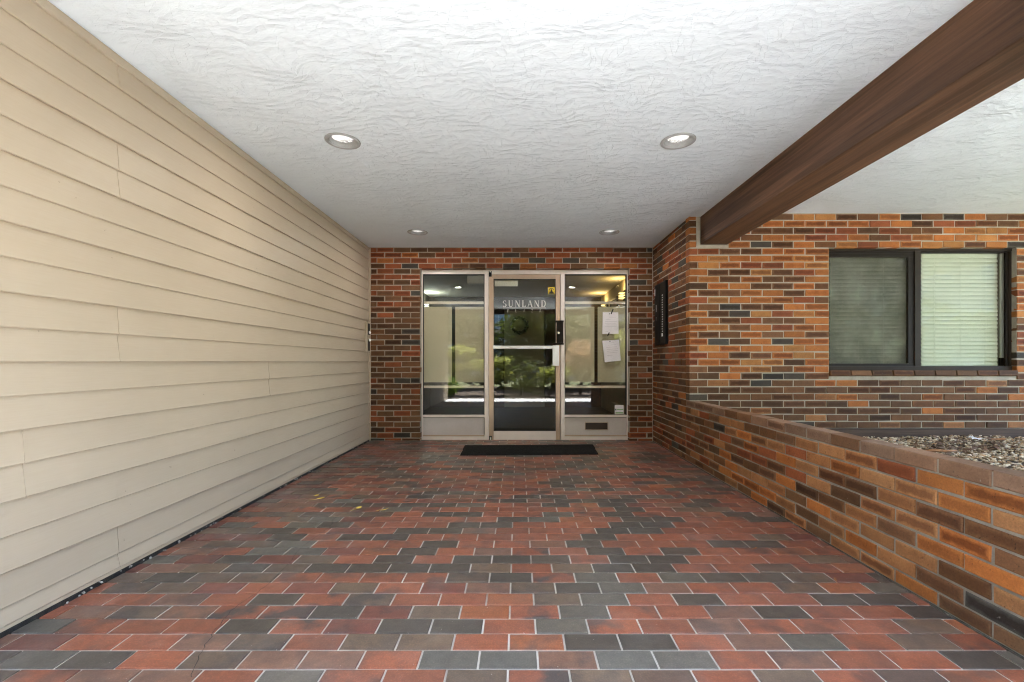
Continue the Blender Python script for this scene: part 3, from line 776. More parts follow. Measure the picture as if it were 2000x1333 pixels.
for (a, b, mail) in ((825.6, 946.2, False), (1103.0, 1224.4, True)):
    bar('gasket', a, b, 535.8, 537.2, M['rubber'], sf, .012, .05, 0)
    bar('gasket', a, a + 1.0, 537.3, 811.0, M['rubber'], sf, .012, .05, 0)
    bar('gasket', b - 1.6, b, 537.3, 811.0, M['rubber'], sf, .012, .05, 0)
    MB().box(X(a + .5), X(b - .8), .030, .036, Z(811.4), Z(536.8)).build('glass_pane', M['glass'], sf)
    bar('sill_rail', a, b, 811.2, 815.8, M['alu_h'], sf, .002, .06)
    bar('base_rail', a, b, 853.2, 862.3, M['alu_h'], sf, 0, .06)
    bar('panel_bead', a, b, 816.0, 817.2, M['rubber'], sf, .022, .05, 0)
    bar('panel_bead', a, b, 850.6, 853.0, M['alu_door'], sf, .008, .05, .001)
    if not mail:
        bar('spandrel_panel', a + .2, b - 1.6, 817.3, 850.5, M['spandrel'], sf, .026, .045, .001)
    else:
        # panel built round a real slot
        p = MB(); x0, x1, z0, z1 = X(a + .2), X(b - .4), Z(850.5), Z(817.3); s0, s1, t0, t1 = X(1143.8), X(1187.8), Z(840), Z(826.6)
        p.box(x0, s0, .026, .045, z0, z1); p.box(s1, x1, .026, .045, z0, z1); p.box(s0, s1, .026, .045, z0, t0); p.box(s0, s1, .026, .045, t1, z1)
        pn = p.build('spandrel_panel', M['spandrel'], sf)
        q = MB(); q.box(s0 + .002, s1 - .002, .038, .046, t0 + .002, t1 - .002); q.build('mail_slot', M['slot'], pn)
        fr_ = MB(); e = .006
        fr_.box(s0 - e, s1 + e, .022, .030, t1 - .001, t1 + e); fr_.box(s0 - e, s1 + e, .022, .030, t0 - e, t0 + .001); fr_.box(s0 - e, s0 + .001, .022, .030, t0, t1); fr_.box(s1 - .001, s1 + e, .022, .030, t0, t1)
        fr_.build('slot_rim', M['alu_door'], pn)
    for (p0, p1) in ((588.4, 593.4), (754.0, 758.8)):
        bar('glazing_bar', a + .9, b - 1.2, p0, p1, M['alu_h'], sf, .042, .062, .002)
# inside boards hung between the bars
for (a, b, lab) in ((827.0, 882.6, 'cream board behind the left sidelight, the half next to the brick'), (889.2, 945.4, 'cream board behind the left sidelight, the half next to the door'),
                    (1104.4, 1161.0, 'cream board behind the right sidelight, the half next to the door'), (1167.4, 1223.6, 'cream board behind the right sidelight and the two taped papers')):
    kd = (YG + .085) / YG
    o = MB().box(X(a) * kd, X(b) * kd, YG + .085, YG + .091, H + (Z(747.2) - H) * kd, H + (Z(599.6) - H) * kd, .001).build('privacy_board', M['cream_board'])
    tag(o, lab, 'board', 'cream boards behind the sidelights')

# ---- door
dr = thing('entrance_door', 'narrow framed glass entrance door lettered SUNLAND PLAZA, set between the two sidelights', 'door', None, (0, YG, 0))
bar('stile', 955.2, 964.0, 536.2, 859.9, M['alu_door'], dr, .004, .046)
bar('stile', 1085.6, 1094.4, 536.2, 859.9, M['alu_door'], dr, .004, .046)
bar('top_rail', 964.1, 1085.5, 536.2, 544.8, M['alu_door'], dr, .004, .046)
bar('bottom_rail', 964.1, 1085.5, 842.8, 859.9, M['alu_h'], dr, .003, .046)
for (a, b, c, d) in ((964.1, 1085.5, 544.9, 546.0), (964.1, 965.3, 546.1, 841.4), (1084.4, 1085.5, 546.1, 841.4), (964.1, 1085.5, 841.5, 842.7)):
    bar('gasket', a, b, c, d, M['rubber'], dr, .014, .04, 0)
MB().box(X(964.6), X(1085.0), .024, .030, Z(842.2), Z(545.2)).build('glass_pane', M['glass'], dr)
bar('push_bar', 965.4, 1082.0, 675.9, 681.7, M['silver'], dr, -.030, -.012, .004)
bar('bar_bracket', 963.0, 967.5, 675.4, 682.2, M['silver'], dr, -.026, .006, .002)
bar('pull_handle', 1079.0, 1091.6, 675.2, 715.2, M['silver'], dr, -.034, -.006, .003)
bar('handle_foot', 1083.5, 1089.5, 682, 708, M['silver'], dr, -.0055, .0045, .001)
lk = MB().box(X(1087.0), X(1099.8), -.040, -.002, Z(670.4), Z(630.6), .004).build('lock_box', M['bronze'], dr)
MB().box(X(1085.4), X(1100.6), -.030, .003, Z(630.4), Z(626.6), .003).build('mounting_flange', M['bronze'], lk)
MB().box(X(1080.0), X(1100.6), -.030, .003, Z(674.2), Z(670.6), .003).build('mounting_flange', M['bronze'], lk)
b_ = bmesh.new(); bmesh.ops.create_cone(b_, segments=24, cap_ends=True, radius1=.0195, radius2=.017, depth=.014)
mb = MB(); mb.bm(b_, Matrix.Translation((X(1090.4), -.046, Z(651))) @ Matrix.Rotation(R(90), 4, 'X')); kn = mb.build('knob', M['chrome'], lk, False)
bar('pivot', 954.8, 960.4, 530.2, 541.0, M['black'], dr, -.022, .003, .003)
bar('pivot', 955.4, 960.8, 852.0, 861.8, M['black'], dr, -.022, .003, .003)
bar('pivot_pin', 957.0, 959.6, 853.4, 860.6, M['silver'], dr, -.026, -.0215, .001)
bar('pivot_pin', 956.4, 959.2, 530.8, 532.8, M['silver'], dr, -.026, -.0215, .001)
# lettering: serif capitals and spaced sans capitals as flat vinyl
def arc_strip(mb, cx, cz, rx, rz, a0, a1, wf, n, P):
    pr_ = None
    for i in range(n + 1):
        t = i / n; a = R(a0 + (a1 - a0) * t); c, s_ = math.cos(a), math.sin(a); w = wf(t, c, s_)
        o_ = P(cx + c * (rx + w/2), cz + s_ * (rz + w/2)); i_ = P(cx + c * (rx - w/2), cz + s_ * (rz - w/2))
        if pr_: mb.poly([pr_[0], o_, i_, pr_[1]])
        pr_ = (o_, i_)
def glyph(mb, ch, P, serif=True):
    Tk, th = (.15, .055) if serif else (.22, .20)
    def rect(x0, x1, z0, z1): mb.poly([P(x0,z0), P(x1,z0), P(x1,z1), P(x0,z1)])
    def line(x0, z0, x1, z1, w): mb.poly([P(x0-w/2,z0), P(x0+w/2,z0), P(x1+w/2,z1), P(x1-w/2,z1)])
    def ser(x, z, w=.30):
        if serif: rect(x - w/2, x + w/2, z - .02 if z > .5 else z - .005, z + .005 if z > .5 else z + .03)
    if ch == 'S':
        wf = lambda t, c, s_: .06 + .10 * max(0, 1 - abs(s_) * 1.1)
        arc_strip(mb, .29, .745, .20, .215, 25, 262, wf, 16, P); arc_strip(mb, .27, .26, .23, .235, 82, -155, wf, 16, P)
        if serif: rect(.455, .49, .70, .96); rect(.03, .065, .03, .32)
        return .58
    if ch == 'U':
        line(.16, .32, .16, 1, Tk); line(.62, .32, .62, 1, th); arc_strip(mb, .39, .32, .23, .30, 180, 360, lambda t, c, s_: Tk + (th - Tk) * t, 14, P); ser(.16, 1); ser(.62, 1, .24); return .78
    if ch == 'N':
        line(.13, 0, .13, 1, th); line(.66, 0, .66, 1, th); line(.13, 1, .66, 0, Tk * 1.15); ser(.13, 0, .24); ser(.08, 1, .2); ser(.66, 1, .24); return .80
    if ch == 'L':
        line(.16, 0, .16, 1, Tk); ser(.16, 1); ser(.16, 0, .28)
        rect(.2, .55, 0, th if serif else .10)
        if serif: mb.poly([P(.55,0), P(.58,.26), P(.53,.26), P(.44,.05)])
        return .62
    if ch == 'A':
        line(.06, 0, .36, 1, th if serif else .11); line(.66, 0, .36, 1, Tk * 1.1 if serif else .11); rect(.18, .54, .30, .30 + (.05 if serif else .09)); ser(.06, 0, .22); ser(.66, 0, .28); return .74
    if ch == 'D':
        line(.16, 0, .16, 1, Tk); ser(.11, 1, .2); ser(.11, 0, .2); rect(.16, .36, 0, th if serif else .1); rect(.16, .36, 1 - (th if serif else .1), 1)
        arc_strip(mb, .36, .5, .30, .46, -90, 90, lambda t, c, s_: (.06 + .10 * abs(c)), 18, P); return .76
    if ch == 'P':
        line(.12, 0, .12, 1, Tk); rect(.12, .34, .9, 1); rect(.12, .34, .42, .52); arc_strip(mb, .34, .71, .20, .24, -90, 90, lambda t, c, s_: .1, 12, P); return .62
    if ch == 'Z':
        rect(.04, .58, .9, 1); rect(.04, .58, 0, .1); line(.10, .05, .52, .95, .13); return .64
    return .4
def word(txt, px0, px1, py0, py1, serif):
    mb = MB(); hz = Z(py0) - Z(py1); dum = MB()
    ws = [glyph(dum, c, lambda x, z: (x, 0, z), serif) for c in txt]
    tot = X(px1) - X(px0); sx = hz
    gap = (tot - sum(ws) * sx) / (len(txt) - 1)
    if gap < .002: sx = tot * .965 / sum(ws); gap = (tot - sum(ws) * sx) / (len(txt) - 1)
    x = X(px0)
    for c, w in zip(txt, ws):
        glyph(mb, c, lambda a, b: (x + a * sx, .0226, Z(py1) + b * hz), serif); x += w * sx + gap
    return mb
word('SUNLAND', 981.8, 1066.6, 586.6, 599.6, True).build('lettering', M['letters'], dr)
MB().box(X(982), X(1066), .0222, .0230, Z(602.0), Z(601.0)).build('underline', M['letters'], dr)
word('PLAZA', 991.0, 1057.5, 604.4, 610.2, False).build('lettering', M['letters'], dr)
st = MB().box(X(1070.8), X(1083.8), .0215, .0230, Z(574.6), Z(560.8)).build('warning_sticker', M['yellow'], dr)
mb = MB()
cx, cz, u = (X(1070.8)+X(1083.8))/2, Z(574.6), X(1083.8)-X(1070.8)
PQ = lambda a, b: (cx + (a-.5)*u, .0208, cz + b*u*1.06)
mb.poly([PQ(.10,.06), PQ(.90,.06), PQ(.90,.16), PQ(.62,.42), PQ(.58,.66), PQ(.50,.74), PQ(.42,.66), PQ(.38,.42), PQ(.10,.16)])
arc_strip(mb, .5, .42, .36, .42, 25, 155, lambda t, c, s_: .09, 14, PQ)
mb.build('symbol', M['ink_dark'], st)
# ---- things on the glass
def paper(name, pts, label, lines, tape, holes):
    t = thing(name, label, 'notice', 'papers taped to the sidelight', (0, YG, 0))
    Q = [Vector((X(px), 0, Z(py))) for px, py in pts]      # tl tr br bl
    def B(u, v): return Q[0].lerp(Q[1], u).lerp(Q[3].lerp(Q[2], u), v)
    mb = MB(); n = 8; yd = lambda u, v: .0275 - .010 * max(0, .25 - u) * 2 - .004 * math.sin(v * 3) - .010 * max(0, v - .85)
    g_ = [[B(i/n, j/n) + Vector((0, yd(i/n, j/n), 0)) for i in range(n+1)] for j in range(n+1)]
    for j in range(n):
        for i in range(n):
            a = [g_[j][i], g_[j][i+1], g_[j+1][i+1], g_[j+1][i]]; mb.poly(a); mb.poly([p + Vector((0, .0006, 0)) for p in a])
    mb.build('sheet', M['paper'], t, True)
    mb = MB()
    for (v, u0, u1) in lines:
        for k in range(4):
            ua, ub = u0 + (u1-u0)*k/4, u0 + (u1-u0)*(k+1)/4
            mb.poly([B(ua, v) + Vector((0, yd(ua, v) - .001, 0)), B(ub, v) + Vector((0, yd(ub, v) - .001, 0)), B(ub, v+.012) + Vector((0, yd(ub, v+.012) - .001, 0)), B(ua, v+.012) + Vector((0, yd(ua, v+.012) - .001, 0))])
    mb.build('printed_lines', M['ink'], t)
    for (a, b, w) in tape:
        A, C = Vector((X(a[0]), .0180, Z(a[1]))), Vector((X(b[0]), .0180, Z(b[1])))
        d = (C - A).normalized(); nn = Vector((-d.z, 0, d.x)) * w
        mb = MB(); mb.poly([A - nn, A + nn, C + nn, C - nn]); mb.poly([p + Vector((0, .0012, 0)) for p in (A - nn, A + nn, C + nn, C - nn)]); mb.build('tape', M['tape'], t)
    for (a, b) in holes:
        mb = MB(); mb.disc(.007, (X(a), .0178, Z(b)), 14, 'y'); mb.build('suction_hook', M['tape'], t)
paper('paper_notice', [(1177.9,610.0),(1208.4,609.9),(1209.2,652.6),(1176.9,652.6)], 'upper white notice paper held straight by two slanting black tapes on the right sidelight',
      [(.22,.4,.85),(.32,.2,.5),(.42,.15,.9),(.50,.15,.85),(.58,.2,.9),(.66,.15,.88),(.88,.2,.35)], [((1198.2,603.6),(1194.0,613.8), .0075), ((1190.6,649.6),(1187.2,657.0), .0065)], [(1191.1,613.2)])
paper('paper_notice', [(1176.9,665.8),(1209.8,663.6),(1213.2,704.8),(1181.8,708.0)], 'lower tilted white notice paper on the right sidelight with a small dark hook on top',
      [(.12,.3,.7),(.22,.3,.8),(.32,.2,.85),(.42,.2,.9),(.50,.2,.88),(.58,.2,.85),(.70,.2,.5)], [], [(1191.8,667.2)])
sk = thing('window_sticker', 'small white and green sticker at the foot of the right sidelight beside the frame', 'sticker', None, (0, YG, 0))
MB().box(X(1201.4), X(1219.0), .0275, .0290, Z(809.6), Z(792.0)).build('card', M['paper'], sk)
M['green'] = mat('green_print', (.30,.44,.25), .7)
mb = MB(); mb.box(X(1205.5), X(1218), .0262, .0273, Z(801.8), Z(799.4)); mb.box(X(1203), X(1218), .0262, .0273, Z(808.6), Z(805.6)); mb.build('green_band', M['green'], sk)
MB().box(X(1202.4), X(1204.6), .0262, .0273, Z(802.6), Z(799.2)).build('logo_mark', M['ink_dark'], sk)
MB().box(X(1205), X(1216.5), .0262, .0273, Z(796.4), Z(795.6)).build('printed_lines', M['ink'], sk)
cl = thing('door_closer', 'white door closer box seen through the top of the door glass', 'door closer', None, (0, YG, 0))
MB().box(X(965.8), X(1011.4), .060, .10, Z(558.0), Z(547.0), .004).build('housing', M['white_bright'], cl)
mb = MB()
for px in (985.5, 989.0, 1001, 1004.5): mb.disc(.0035, (X(px), .0585, Z(552.0)), 8, 'y')
mb.build('screws', M['ink'], cl)
# black entrance mat
mx0, mx1 = at(915, 869.5, 1)[0], at(1157, 869, 1)[0]
A = [fl(908, 870.6), fl(1158, 868.8), fl(1169, 888.8), fl(897.5, 890.8)]
mb = MB(); n = 40
top, bot = [], []
for j in range(7):
    rowp = []
    for i in range(n + 1):
        u, v = i / n, j / 6
        x = (A[0][0]*(1-u)+A[1][0]*u)*(1-v) + (A[3][0]*(1-u)+A[2][0]*u)*v; y_ = (A[0][1]*(1-u)+A[1][1]*u)*(1-v) + (A[3][1]*(1-u)+A[2][1]*u)*v
        e = (i in (0, n)) or (j in (0, 6))
        rowp.append((x + (rng.uniform(-.004,.004) if e else 0), y_ + (rng.uniform(-.005,.005) if e else 0), .004 if e else .013 + rng.uniform(-.0015,.0015)))
    top.append(rowp)
for j in range(6):
    for i in range(n): mb.poly([top[j][i], top[j][i+1], top[j+1][i+1], top[j+1][i]])
tag(mb.build('door_mat', M['mat']), 'wide black coir door mat lying on the tiles in front of the glass door', 'door mat')

# ---- intercom on the return wall
ic = thing('intercom_panel', 'tall black intercom panel with a column of small buttons on the brick side wall', 'intercom', None, (XR, 5.50, 1.275))
MB().box(-.032, .012, 0, .44, 0, .768, .004).build('housing', M['black'], ic)
MB().box(-.0355, -.0315, .012, .205, .014, .754, .002).build('button_plate', M['bronze'], ic)
MB().box(-.0355, -.0315, .235, .428, .014, .754, .002).build('name_plate', M['black'], ic)
bt = None
for k in range(16):
    z = .60 - k * .0295
    if bt is None: bt = MB().box(-.0375, -.036, .085, .118, -.006, .006).build('button', M['white_metal'], ic)
    o = bt if k == 0 else bt.copy()
    if k: COL.objects.link(o)
    o.parent = ic; o.location = (0, rng.uniform(-.006, .006), z)
MB().box(-.039, -.036, .085, .130, .095, .135, .002).build('call_button', M['silver'], ic)
MB().box(-.0372, -.036, .395, .420, .635, .715).build('label_card', M['paper'], ic)
mb = MB()
for k in range(7): mb.box(-.0369, -.0356, .34 - rng.uniform(0,.01), .365, .50 - k*.013, .506 - k*.013)
for k in range(3): mb.box(-.0369, -.0356, .345, .36, .345 - k*.015, .350 - k*.015)
mb.build('printed_lines', M['paper'], ic)

# ================================================================== WINDOW
YW = YF + .055; SW = F / YW
WXp = lambda px: (px - VX) / SW
WZp = lambda py: H - (py - VY) / SW
wd = thing('sliding_window', 'dark bronze sliding window with a screened left pane in the orange brick wall', 'window', None, (0, YW, 0))
def wbar(name, a, b, c, d, m, d0, d1, ch=.002, parent=None): return MB().box(WXp(a), WXp(b), d0, d1, WZp(d), WZp(c), ch).build(name, m, parent or wd)
x0w = VX + WX0 * SW; x1w = 1985.5
wbar('frame_head', x0w, x1w, 484.6, 490.8, M['bronze_lite'], -.004, .09)
wbar('frame_sill', x0w, x1w, 715.6, 724.4, M['bronze_lite'], -.008, .09)
wbar('frame_jamb', x0w, x0w + 4, 491, 715.4, M['bronze_lite'], 0, .09)
wbar('frame_jamb', 1971.5, x1w, 491, 715.4, M['bronze_lite'], 0, .032)
wbar('frame_step', 1966.5, 1971.3, 493.0, 715.4, M['bronze'], .012, .030)
wbar('meeting_stile', 1787.5, 1799.2, 491, 715.4, M['bronze_lite'], .004, .09)
wbar('track', x0w + 4.2, 1787.3, 491, 494.0, M['bronze'], .010, .05)
s1 = wbar('sash_rail', x0w + 4.2, 1787.3, 494.2, 501.8, M['bronze'], .014, .045)
wbar('sash_rail', x0w + 4.2, 1787.3, 710.6, 715.4, M['bronze'], .014, .045)
wbar('sash_stile', 1775.9, 1787.3, 502, 710.4, M['bronze'], .014, .045)
wbar('inner_rail', 1799.4, 1965.3, 491, 493.0, M['bronze'], .012, .07)
MB().box(WXp(x0w + 4.2), WXp(1776.2), .028, .0295, WZp(710.8), WZp(501.6)).build('insect_screen', M['screen'], wd)
MB().box(WXp(x0w + 4.2), WXp(1776.4), .046, .051, WZp(711), WZp(501)).build('glass_pane', M['glass_win'], wd)
MB().box(WXp(1799), WXp(1966), .060, .065, WZp(715.6), WZp(492)).build('glass_pane', M['glass_win'], wd)
WBx = lambda px: (px - VX) * (YW + .070) / F
WBz = lambda py: H - (py - VY) * (YW + .070) / F
def blind(xa, xb, label, cords):
    t = thing('venetian_blind', label, 'blind', 'venetian blinds in the window', (0, YW + .082, 0))
    wid = WBx(xb) - WBx(xa); xc = (WBx(xa) + WBx(xb)) / 2
    MB().box(WBx(xa), WBx(xb), -.012, .03, WBz(503.6), WBz(493.2), .003).build('headrail', M['blind'], t)
    n, py = 26, 8.33
    pt = MB(); hh = py * (YW + .105) / F * 1.16
    k_ = 6
    for i in range(k_):                       # curved, nearly closed slat
        a, b = i / k_, (i + 1) / k_
        f = lambda u: ((u - .5) * hh, -.010 * math.cos((u - .5) * 2.2) + .020 * (u - .5))
        (za, ya_), (zb, yb_) = f(a), f(b)
        pt.poly([(-wid/2, ya_, za), (wid/2, ya_, za), (wid/2, yb_, zb), (-wid/2, yb_, zb)])
    p = pt.build('slat', M['blind'], t, True)
    for i in range(n):
        o = p if i == 0 else p.copy()
        if i: COL.objects.link(o); o.parent = t
        o.location = (xc + rng.uniform(-.002, .002), 0, WBz(508.2 + i * (709.5 - 508.2) / (n - 1)))
        o.rotation_euler = (R(rng.gauss(0, 2)), R(rng.gauss(0, .12)), 0)
    MB().box(WBx(xa), WBx(xb), -.012, .016, WBz(715.2), WBz(712.0), .002).build('bottom_rail', M['blind'], t)
    for c in cords: MB().tube([(WBx(c), -.0165, WBz(504)), (WBx(c), -.0165, WBz(712))], .0012, 5).build('ladder_cord', M['blind'], t)
blind(1621, 1775, 'dim venetian blind seen through the insect screen of the left window half', (1676, 1725))
blind(1799.8, 1948.5, 'pale green venetian blind in the right window half', (1824.5, 1876, 1925))
o = tag(MB().box(WBx(1953), WBx(1960.5), YW + .068, YW + .085, WBz(699), WBz(493.5), .002).build('blind_channel', M['blind']), 'pale vertical strip beside the right blind inside the window', 'strip')
tag(MB().box(WBx(1953), WBx(1962.5), YW + .068, YW + .085, WBz(714), WBz(699.3), .002).build('window_latch', M['bronze']), 'small dark latch block at the lower corner of the right window half', 'latch')
struct(MB().box(2.4, 7.3, YF + 1.6, YF + 1.7, -.1, 2.7).build('room_wall', M['room']))
struct(MB().box(2.40, 2.46, YF + .3, YF + 1.6, -.1, 2.7).build('room_wall', M['room']))
struct(MB().box(7.24, 7.30, YF + .3, YF + 1.6, -.1, 2.7).build('room_wall', M['room']))

# ================================================================== LOBBY BEHIND THE GLASS
LX0, LX1, LY1 = -2.07, 1.97, 10.8
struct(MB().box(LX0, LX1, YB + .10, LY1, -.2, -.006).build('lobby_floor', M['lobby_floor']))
struct(MB().box(LX0 - .2, LX1 + .2, YB + .225, LY1 + .1, ZC, ZC + .03).build('lobby_ceiling', M['stucco_in']))
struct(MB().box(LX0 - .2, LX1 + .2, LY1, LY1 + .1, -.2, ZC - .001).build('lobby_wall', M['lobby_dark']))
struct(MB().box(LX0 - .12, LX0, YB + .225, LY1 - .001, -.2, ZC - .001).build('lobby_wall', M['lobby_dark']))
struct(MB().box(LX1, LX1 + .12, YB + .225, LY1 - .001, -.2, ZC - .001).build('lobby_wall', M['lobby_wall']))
def sconce(loc, sx, label, col, power, lc):
    t = thing('wall_sconce', label, 'sconce', 'lit sconces on the lobby walls', loc)
    for k in range(3):
        mb = MB(); n = 10
        pr_ = []
        for i in range(n + 1):
            a = math.pi * i / n; pr_.append((sx * -.115 * math.sin(a), .10 * math.cos(a), k * .045))
        mb.poly(pr_); mb.poly([(x, y, z + .014) for x, y, z in pr_])
        for a, b in zip(pr_, pr_[1:]): mb.poly([a, b, (b[0], b[1], b[2] + .014), (a[0], a[1], a[2] + .014)])
        mb.build('louver', emis('lit_louver', col, .12, (.6,.55,.4)), t)
    MB().box(min(0, -sx*.02), max(0, -sx*.02), -.06, .06, -.03, .15, .004).build('back_plate', M['bronze'], t)
    ld = bpy.data.lights.new('sconce_lamp', 'POINT'); ld.energy = power; ld.color = lc; ld.shadow_soft_size = .05
    lo = bpy.data.objects.new('sconce_lamp', ld); COL.objects.link(lo); lo.parent = t; lo.location = (-sx * .13, 0, .20)
sconce((LX1, 8.42, 2.22), 1, 'louvered sconce glowing warm yellow on the right lobby wall nearer the glass', (1,.78,.30), .42, (1,.70,.28))
sconce((LX1, 10.2, 2.22), 1, 'warm sconce glowing at the far right corner of the lobby', (1,.78,.30), .50, (1,.70,.28))
sconce((LX0, 10.1, 2.22), -1, 'cool white sconce lighting the far left corner of the lobby ceiling', (.85,1,.95), .80, (.85,1,.93))
for (ya_, yb_, lab) in ((8.95, 9.62, 'dark framed picture on the right lobby wall nearer the glass'), (9.98, 10.6, 'dark framed picture deep in the lobby by the far corner')):
    t = thing('framed_picture', lab, 'picture', 'framed pictures in the lobby', (LX1, ya_, 1.35))
    w = yb_ - ya_
    for (a, b, c, d) in ((0, w, 0, .05), (0, w, .95, 1.0), (0, .05, .051, .949), (w - .05, w, .051, .949)):
        MB().box(-.035, -.001, a, b, c, d, .003).build('frame', M['bronze'], t)
    MB().box(-.015, -.002, .05, w - .05, .05, .95).build('print', M['render'], t)
lb = thing('emergency_light', 'cream rounded emergency light box under the lobby ceiling behind the left sidelight', 'light box', None, (0, 7.6, 0))
s76 = F / 7.6; x_ = lambda p: (p - VX) / s76; z_ = lambda p: H - (p - VY) / s76
MB().box(x_(912), x_(955), 0, .12, z_(554), z_(534), .02).build('housing', M['white_bright'], lb, False)
MB().box((x_(912)+x_(955))/2 - .03, (x_(912)+x_(955))/2 + .03, .03, .09, z_(534) - .003, ZC + .005).build('stem', M['white_metal'], lb)
idr = thing('inner_door', 'dull grey green inner door at the back of the lobby, straight behind the lettered glass', 'door', None, (0, LY1, 0))
MB().box(-.31, .63, -.05, -.003, 0, 2.26, .004).build('leaf', M['inner'], idr)
for (a, b, c, d) in ((-.37, -.312, 0, 2.33), (.632, .69, 0, 2.33), (-.311, .631, 2.262, 2.33)):
    MB().box(a, b, -.07, -.002, c, d, .003).build('door_frame', M['lobby_dark'], idr)
MB().tube([(.55, -.06, 1.0), (.55, -.11, 1.0), (.45, -.11, 1.0)], .011, 8).build('handle', M['trim_metal'], idr, True)
wr = thing('wreath', 'dark round wreath hanging on the inner lobby door just under the lettering', 'wreath', None, (.042, LY1 - .085, 1.915))
mb = MB(); rr = random.Random(5)
for k in range(520):
    a = rr.random() * 6.283; q = .178 + rr.gauss(0, .014); p = Vector((math.cos(a) * q, rr.uniform(-.03, .02), math.sin(a) * q)); s_ = rr.uniform(.016, .034)
    u = Vector((rr.gauss(0,1), rr.gauss(0,.6), rr.gauss(0,1))).normalized(); v = u.cross(Vector((rr.gauss(0,1), rr.gauss(0,1), rr.gauss(0,1)))).normalized()
    mb.poly([p - u*s_, p + v*s_*.5, p + u*s_, p - v*s_*.5])
mb.build('leaves', M['ink_dark'], wr)
mb = MB(); mb.tube([(math.cos(k * 2*math.pi/28) * .178, 0, math.sin(k * 2*math.pi/28) * .178) for k in range(29)], .014, 7, False); mb.build('hoop', M['ink_dark'], wr, True)
hb = MB().box(LX1 - .075, LX1 - .002, 6.6, 9.3, .03, .24, .008)
tag(hb.build('baseboard_heater', M['lobby_wall']), 'long low baseboard heater along the right lobby wall, low behind the sidelight', 'heater')

# ================================================================== SMALL THINGS
def leaf(name, loc, L, Wd, rz, m, label, group, curl=.25, stem_=.5, cat='leaf'):
    mb = MB(); n = 7; prev = None
    for i in range(n + 1):
        t = i / n; w = Wd * math.sin(math.pi * min(1, t * .92 + .06)) ** .8 * .5; z = .003 + curl * L * (t - .4) ** 2
        row = [(L * (t - .5), w, z + w * .35), (L * (t - .5), 0, z), (L * (t - .5), -w, z + w * .25)]
        if prev:
            mb.poly([prev[0], row[0], row[1], prev[1]]); mb.poly([prev[1], row[1], row[2], prev[2]])
        prev = row
    if stem_: mb.tube([(-L*.5, 0, .004), (-L*(.5+stem_*.5), L*.04, .003), (-L*(.5+stem_), L*.02, .0025)], [.0016, .0012, .001], 5)
    o = mb.build(name, m, None, True); o.location = loc; o.rotation_euler = (0, 0, rz); tag(o, label, cat, group); return o
for (px, py, L, w, rz, lab, st_) in ((618.5, 970.3, .038, .034, .8, 'small crumpled yellow leaf lying just behind the larger one by the siding', 0), (627, 976, .062, .034, .35, 'long yellow leaf with pale stalk lying on the tiles nearest the siding', .8),
                                (701, 994.5, .045, .036, .95, 'yellow leaf with a slanting stalk on a dark tile', 1.0), (750, 998, .07, .014, .4, 'thin curled yellow leaf on the dark tiles, furthest from the siding', .3)):
    x, y_ = fl(px, py); leaf('fallen_leaf', (x, y_, .002), L, w, rz, M['leaf_y'], lab, 'yellow leaves fallen on the tiles', .5, st_)
for (px, py, rz, lab) in ((1474, 1074, .3, 'tiny brown crumb of leaf on a red tile near the planter wall'), (1632, 1136, 1.2, 'tiny brown leaf scrap on the tiles close to the foot of the planter wall')):
    x, y_ = fl(px, py); leaf('leaf_scrap', (x, y_, .002), .03, .012, rz, M['leaf_b'], lab, 'leaf scraps by the planter', .8, .3)
def gr(px, py, z=.30): Y = F * (H - z) / (py - VY); return ((px - VX) * Y / F, Y, z)
x, y_, z = gr(1951, 864); leaf('dry_leaf', (x, y_, z + .014), .15, .075, .1, M['leaf_b'], 'large orange brown dead leaf lying on top of the gravel', 'dead leaves on the gravel', .3, .2)
dl = []
for k in range(170):
    px, py = rng.gauss(1890, 65), rng.gauss(872, 11)
    if py < 855 or px < 1760: continue
    dl.append((px, py))
mb = MB()
for (px, py) in dl:
    x, y_, z = gr(px, py); L, w = rng.uniform(.04, .09), rng.uniform(.015, .035); a = rng.random() * 6.28; c_, s_ = math.cos(a), math.sin(a)
    T = Matrix.Translation((x, y_, z + rng.uniform(.004, .016))) @ Matrix.Rotation(a, 4, 'Z') @ Matrix.Rotation(rng.gauss(0, .3), 4, 'X') @ Matrix.Rotation(rng.gauss(0, .25), 4, 'Y')
    P_ = [Vector((-L/2, 0, 0)), Vector((-L*.1, w/2, .005)), Vector((L*.3, w/2, .004)), Vector((L/2, 0, .002)), Vector((L*.3, -w/2, .005)), Vector((-L*.1, -w/2, .004))]
    mb.poly([T @ p for p in P_])
o = mb.build('leaf_litter', M['leaf_d']); tag(o, 'dark brown scatter of dead leaves on the gravel by the window wall', 'leaf litter', None, 'stuff')
x, y_, z = gr(1838, 886)
mb = MB().tube([(-.16, 0, .016), (-.05, .012, .022), (.06, .0, .018), (.15, .02, .02)], [.009, .013, .011, .006], 7)
o = mb.build('bark_stick', M['leaf_b'], None, True); o.location = (x, y_, z); tag(o, 'tan strip of bark lying on the gravel against the planter cap', 'stick')
x, y_, z = gr(1906, 861); mb = MB()
for k in range(5):
    q = [Vector((rng.uniform(-.08,.08), rng.uniform(-.03,.03), rng.uniform(.012,.05))) for _ in range(4)]
    c_ = sum(q, Vector()) / 4; q.sort(key=lambda p: math.atan2(p.y - c_.y, p.x - c_.x)); mb.poly(q)
o = mb.build('plastic_scrap', M['plastic']); o.location = (x, y_, z); tag(o, 'crumpled white plastic scrap among the dead leaves on the gravel', 'litter')

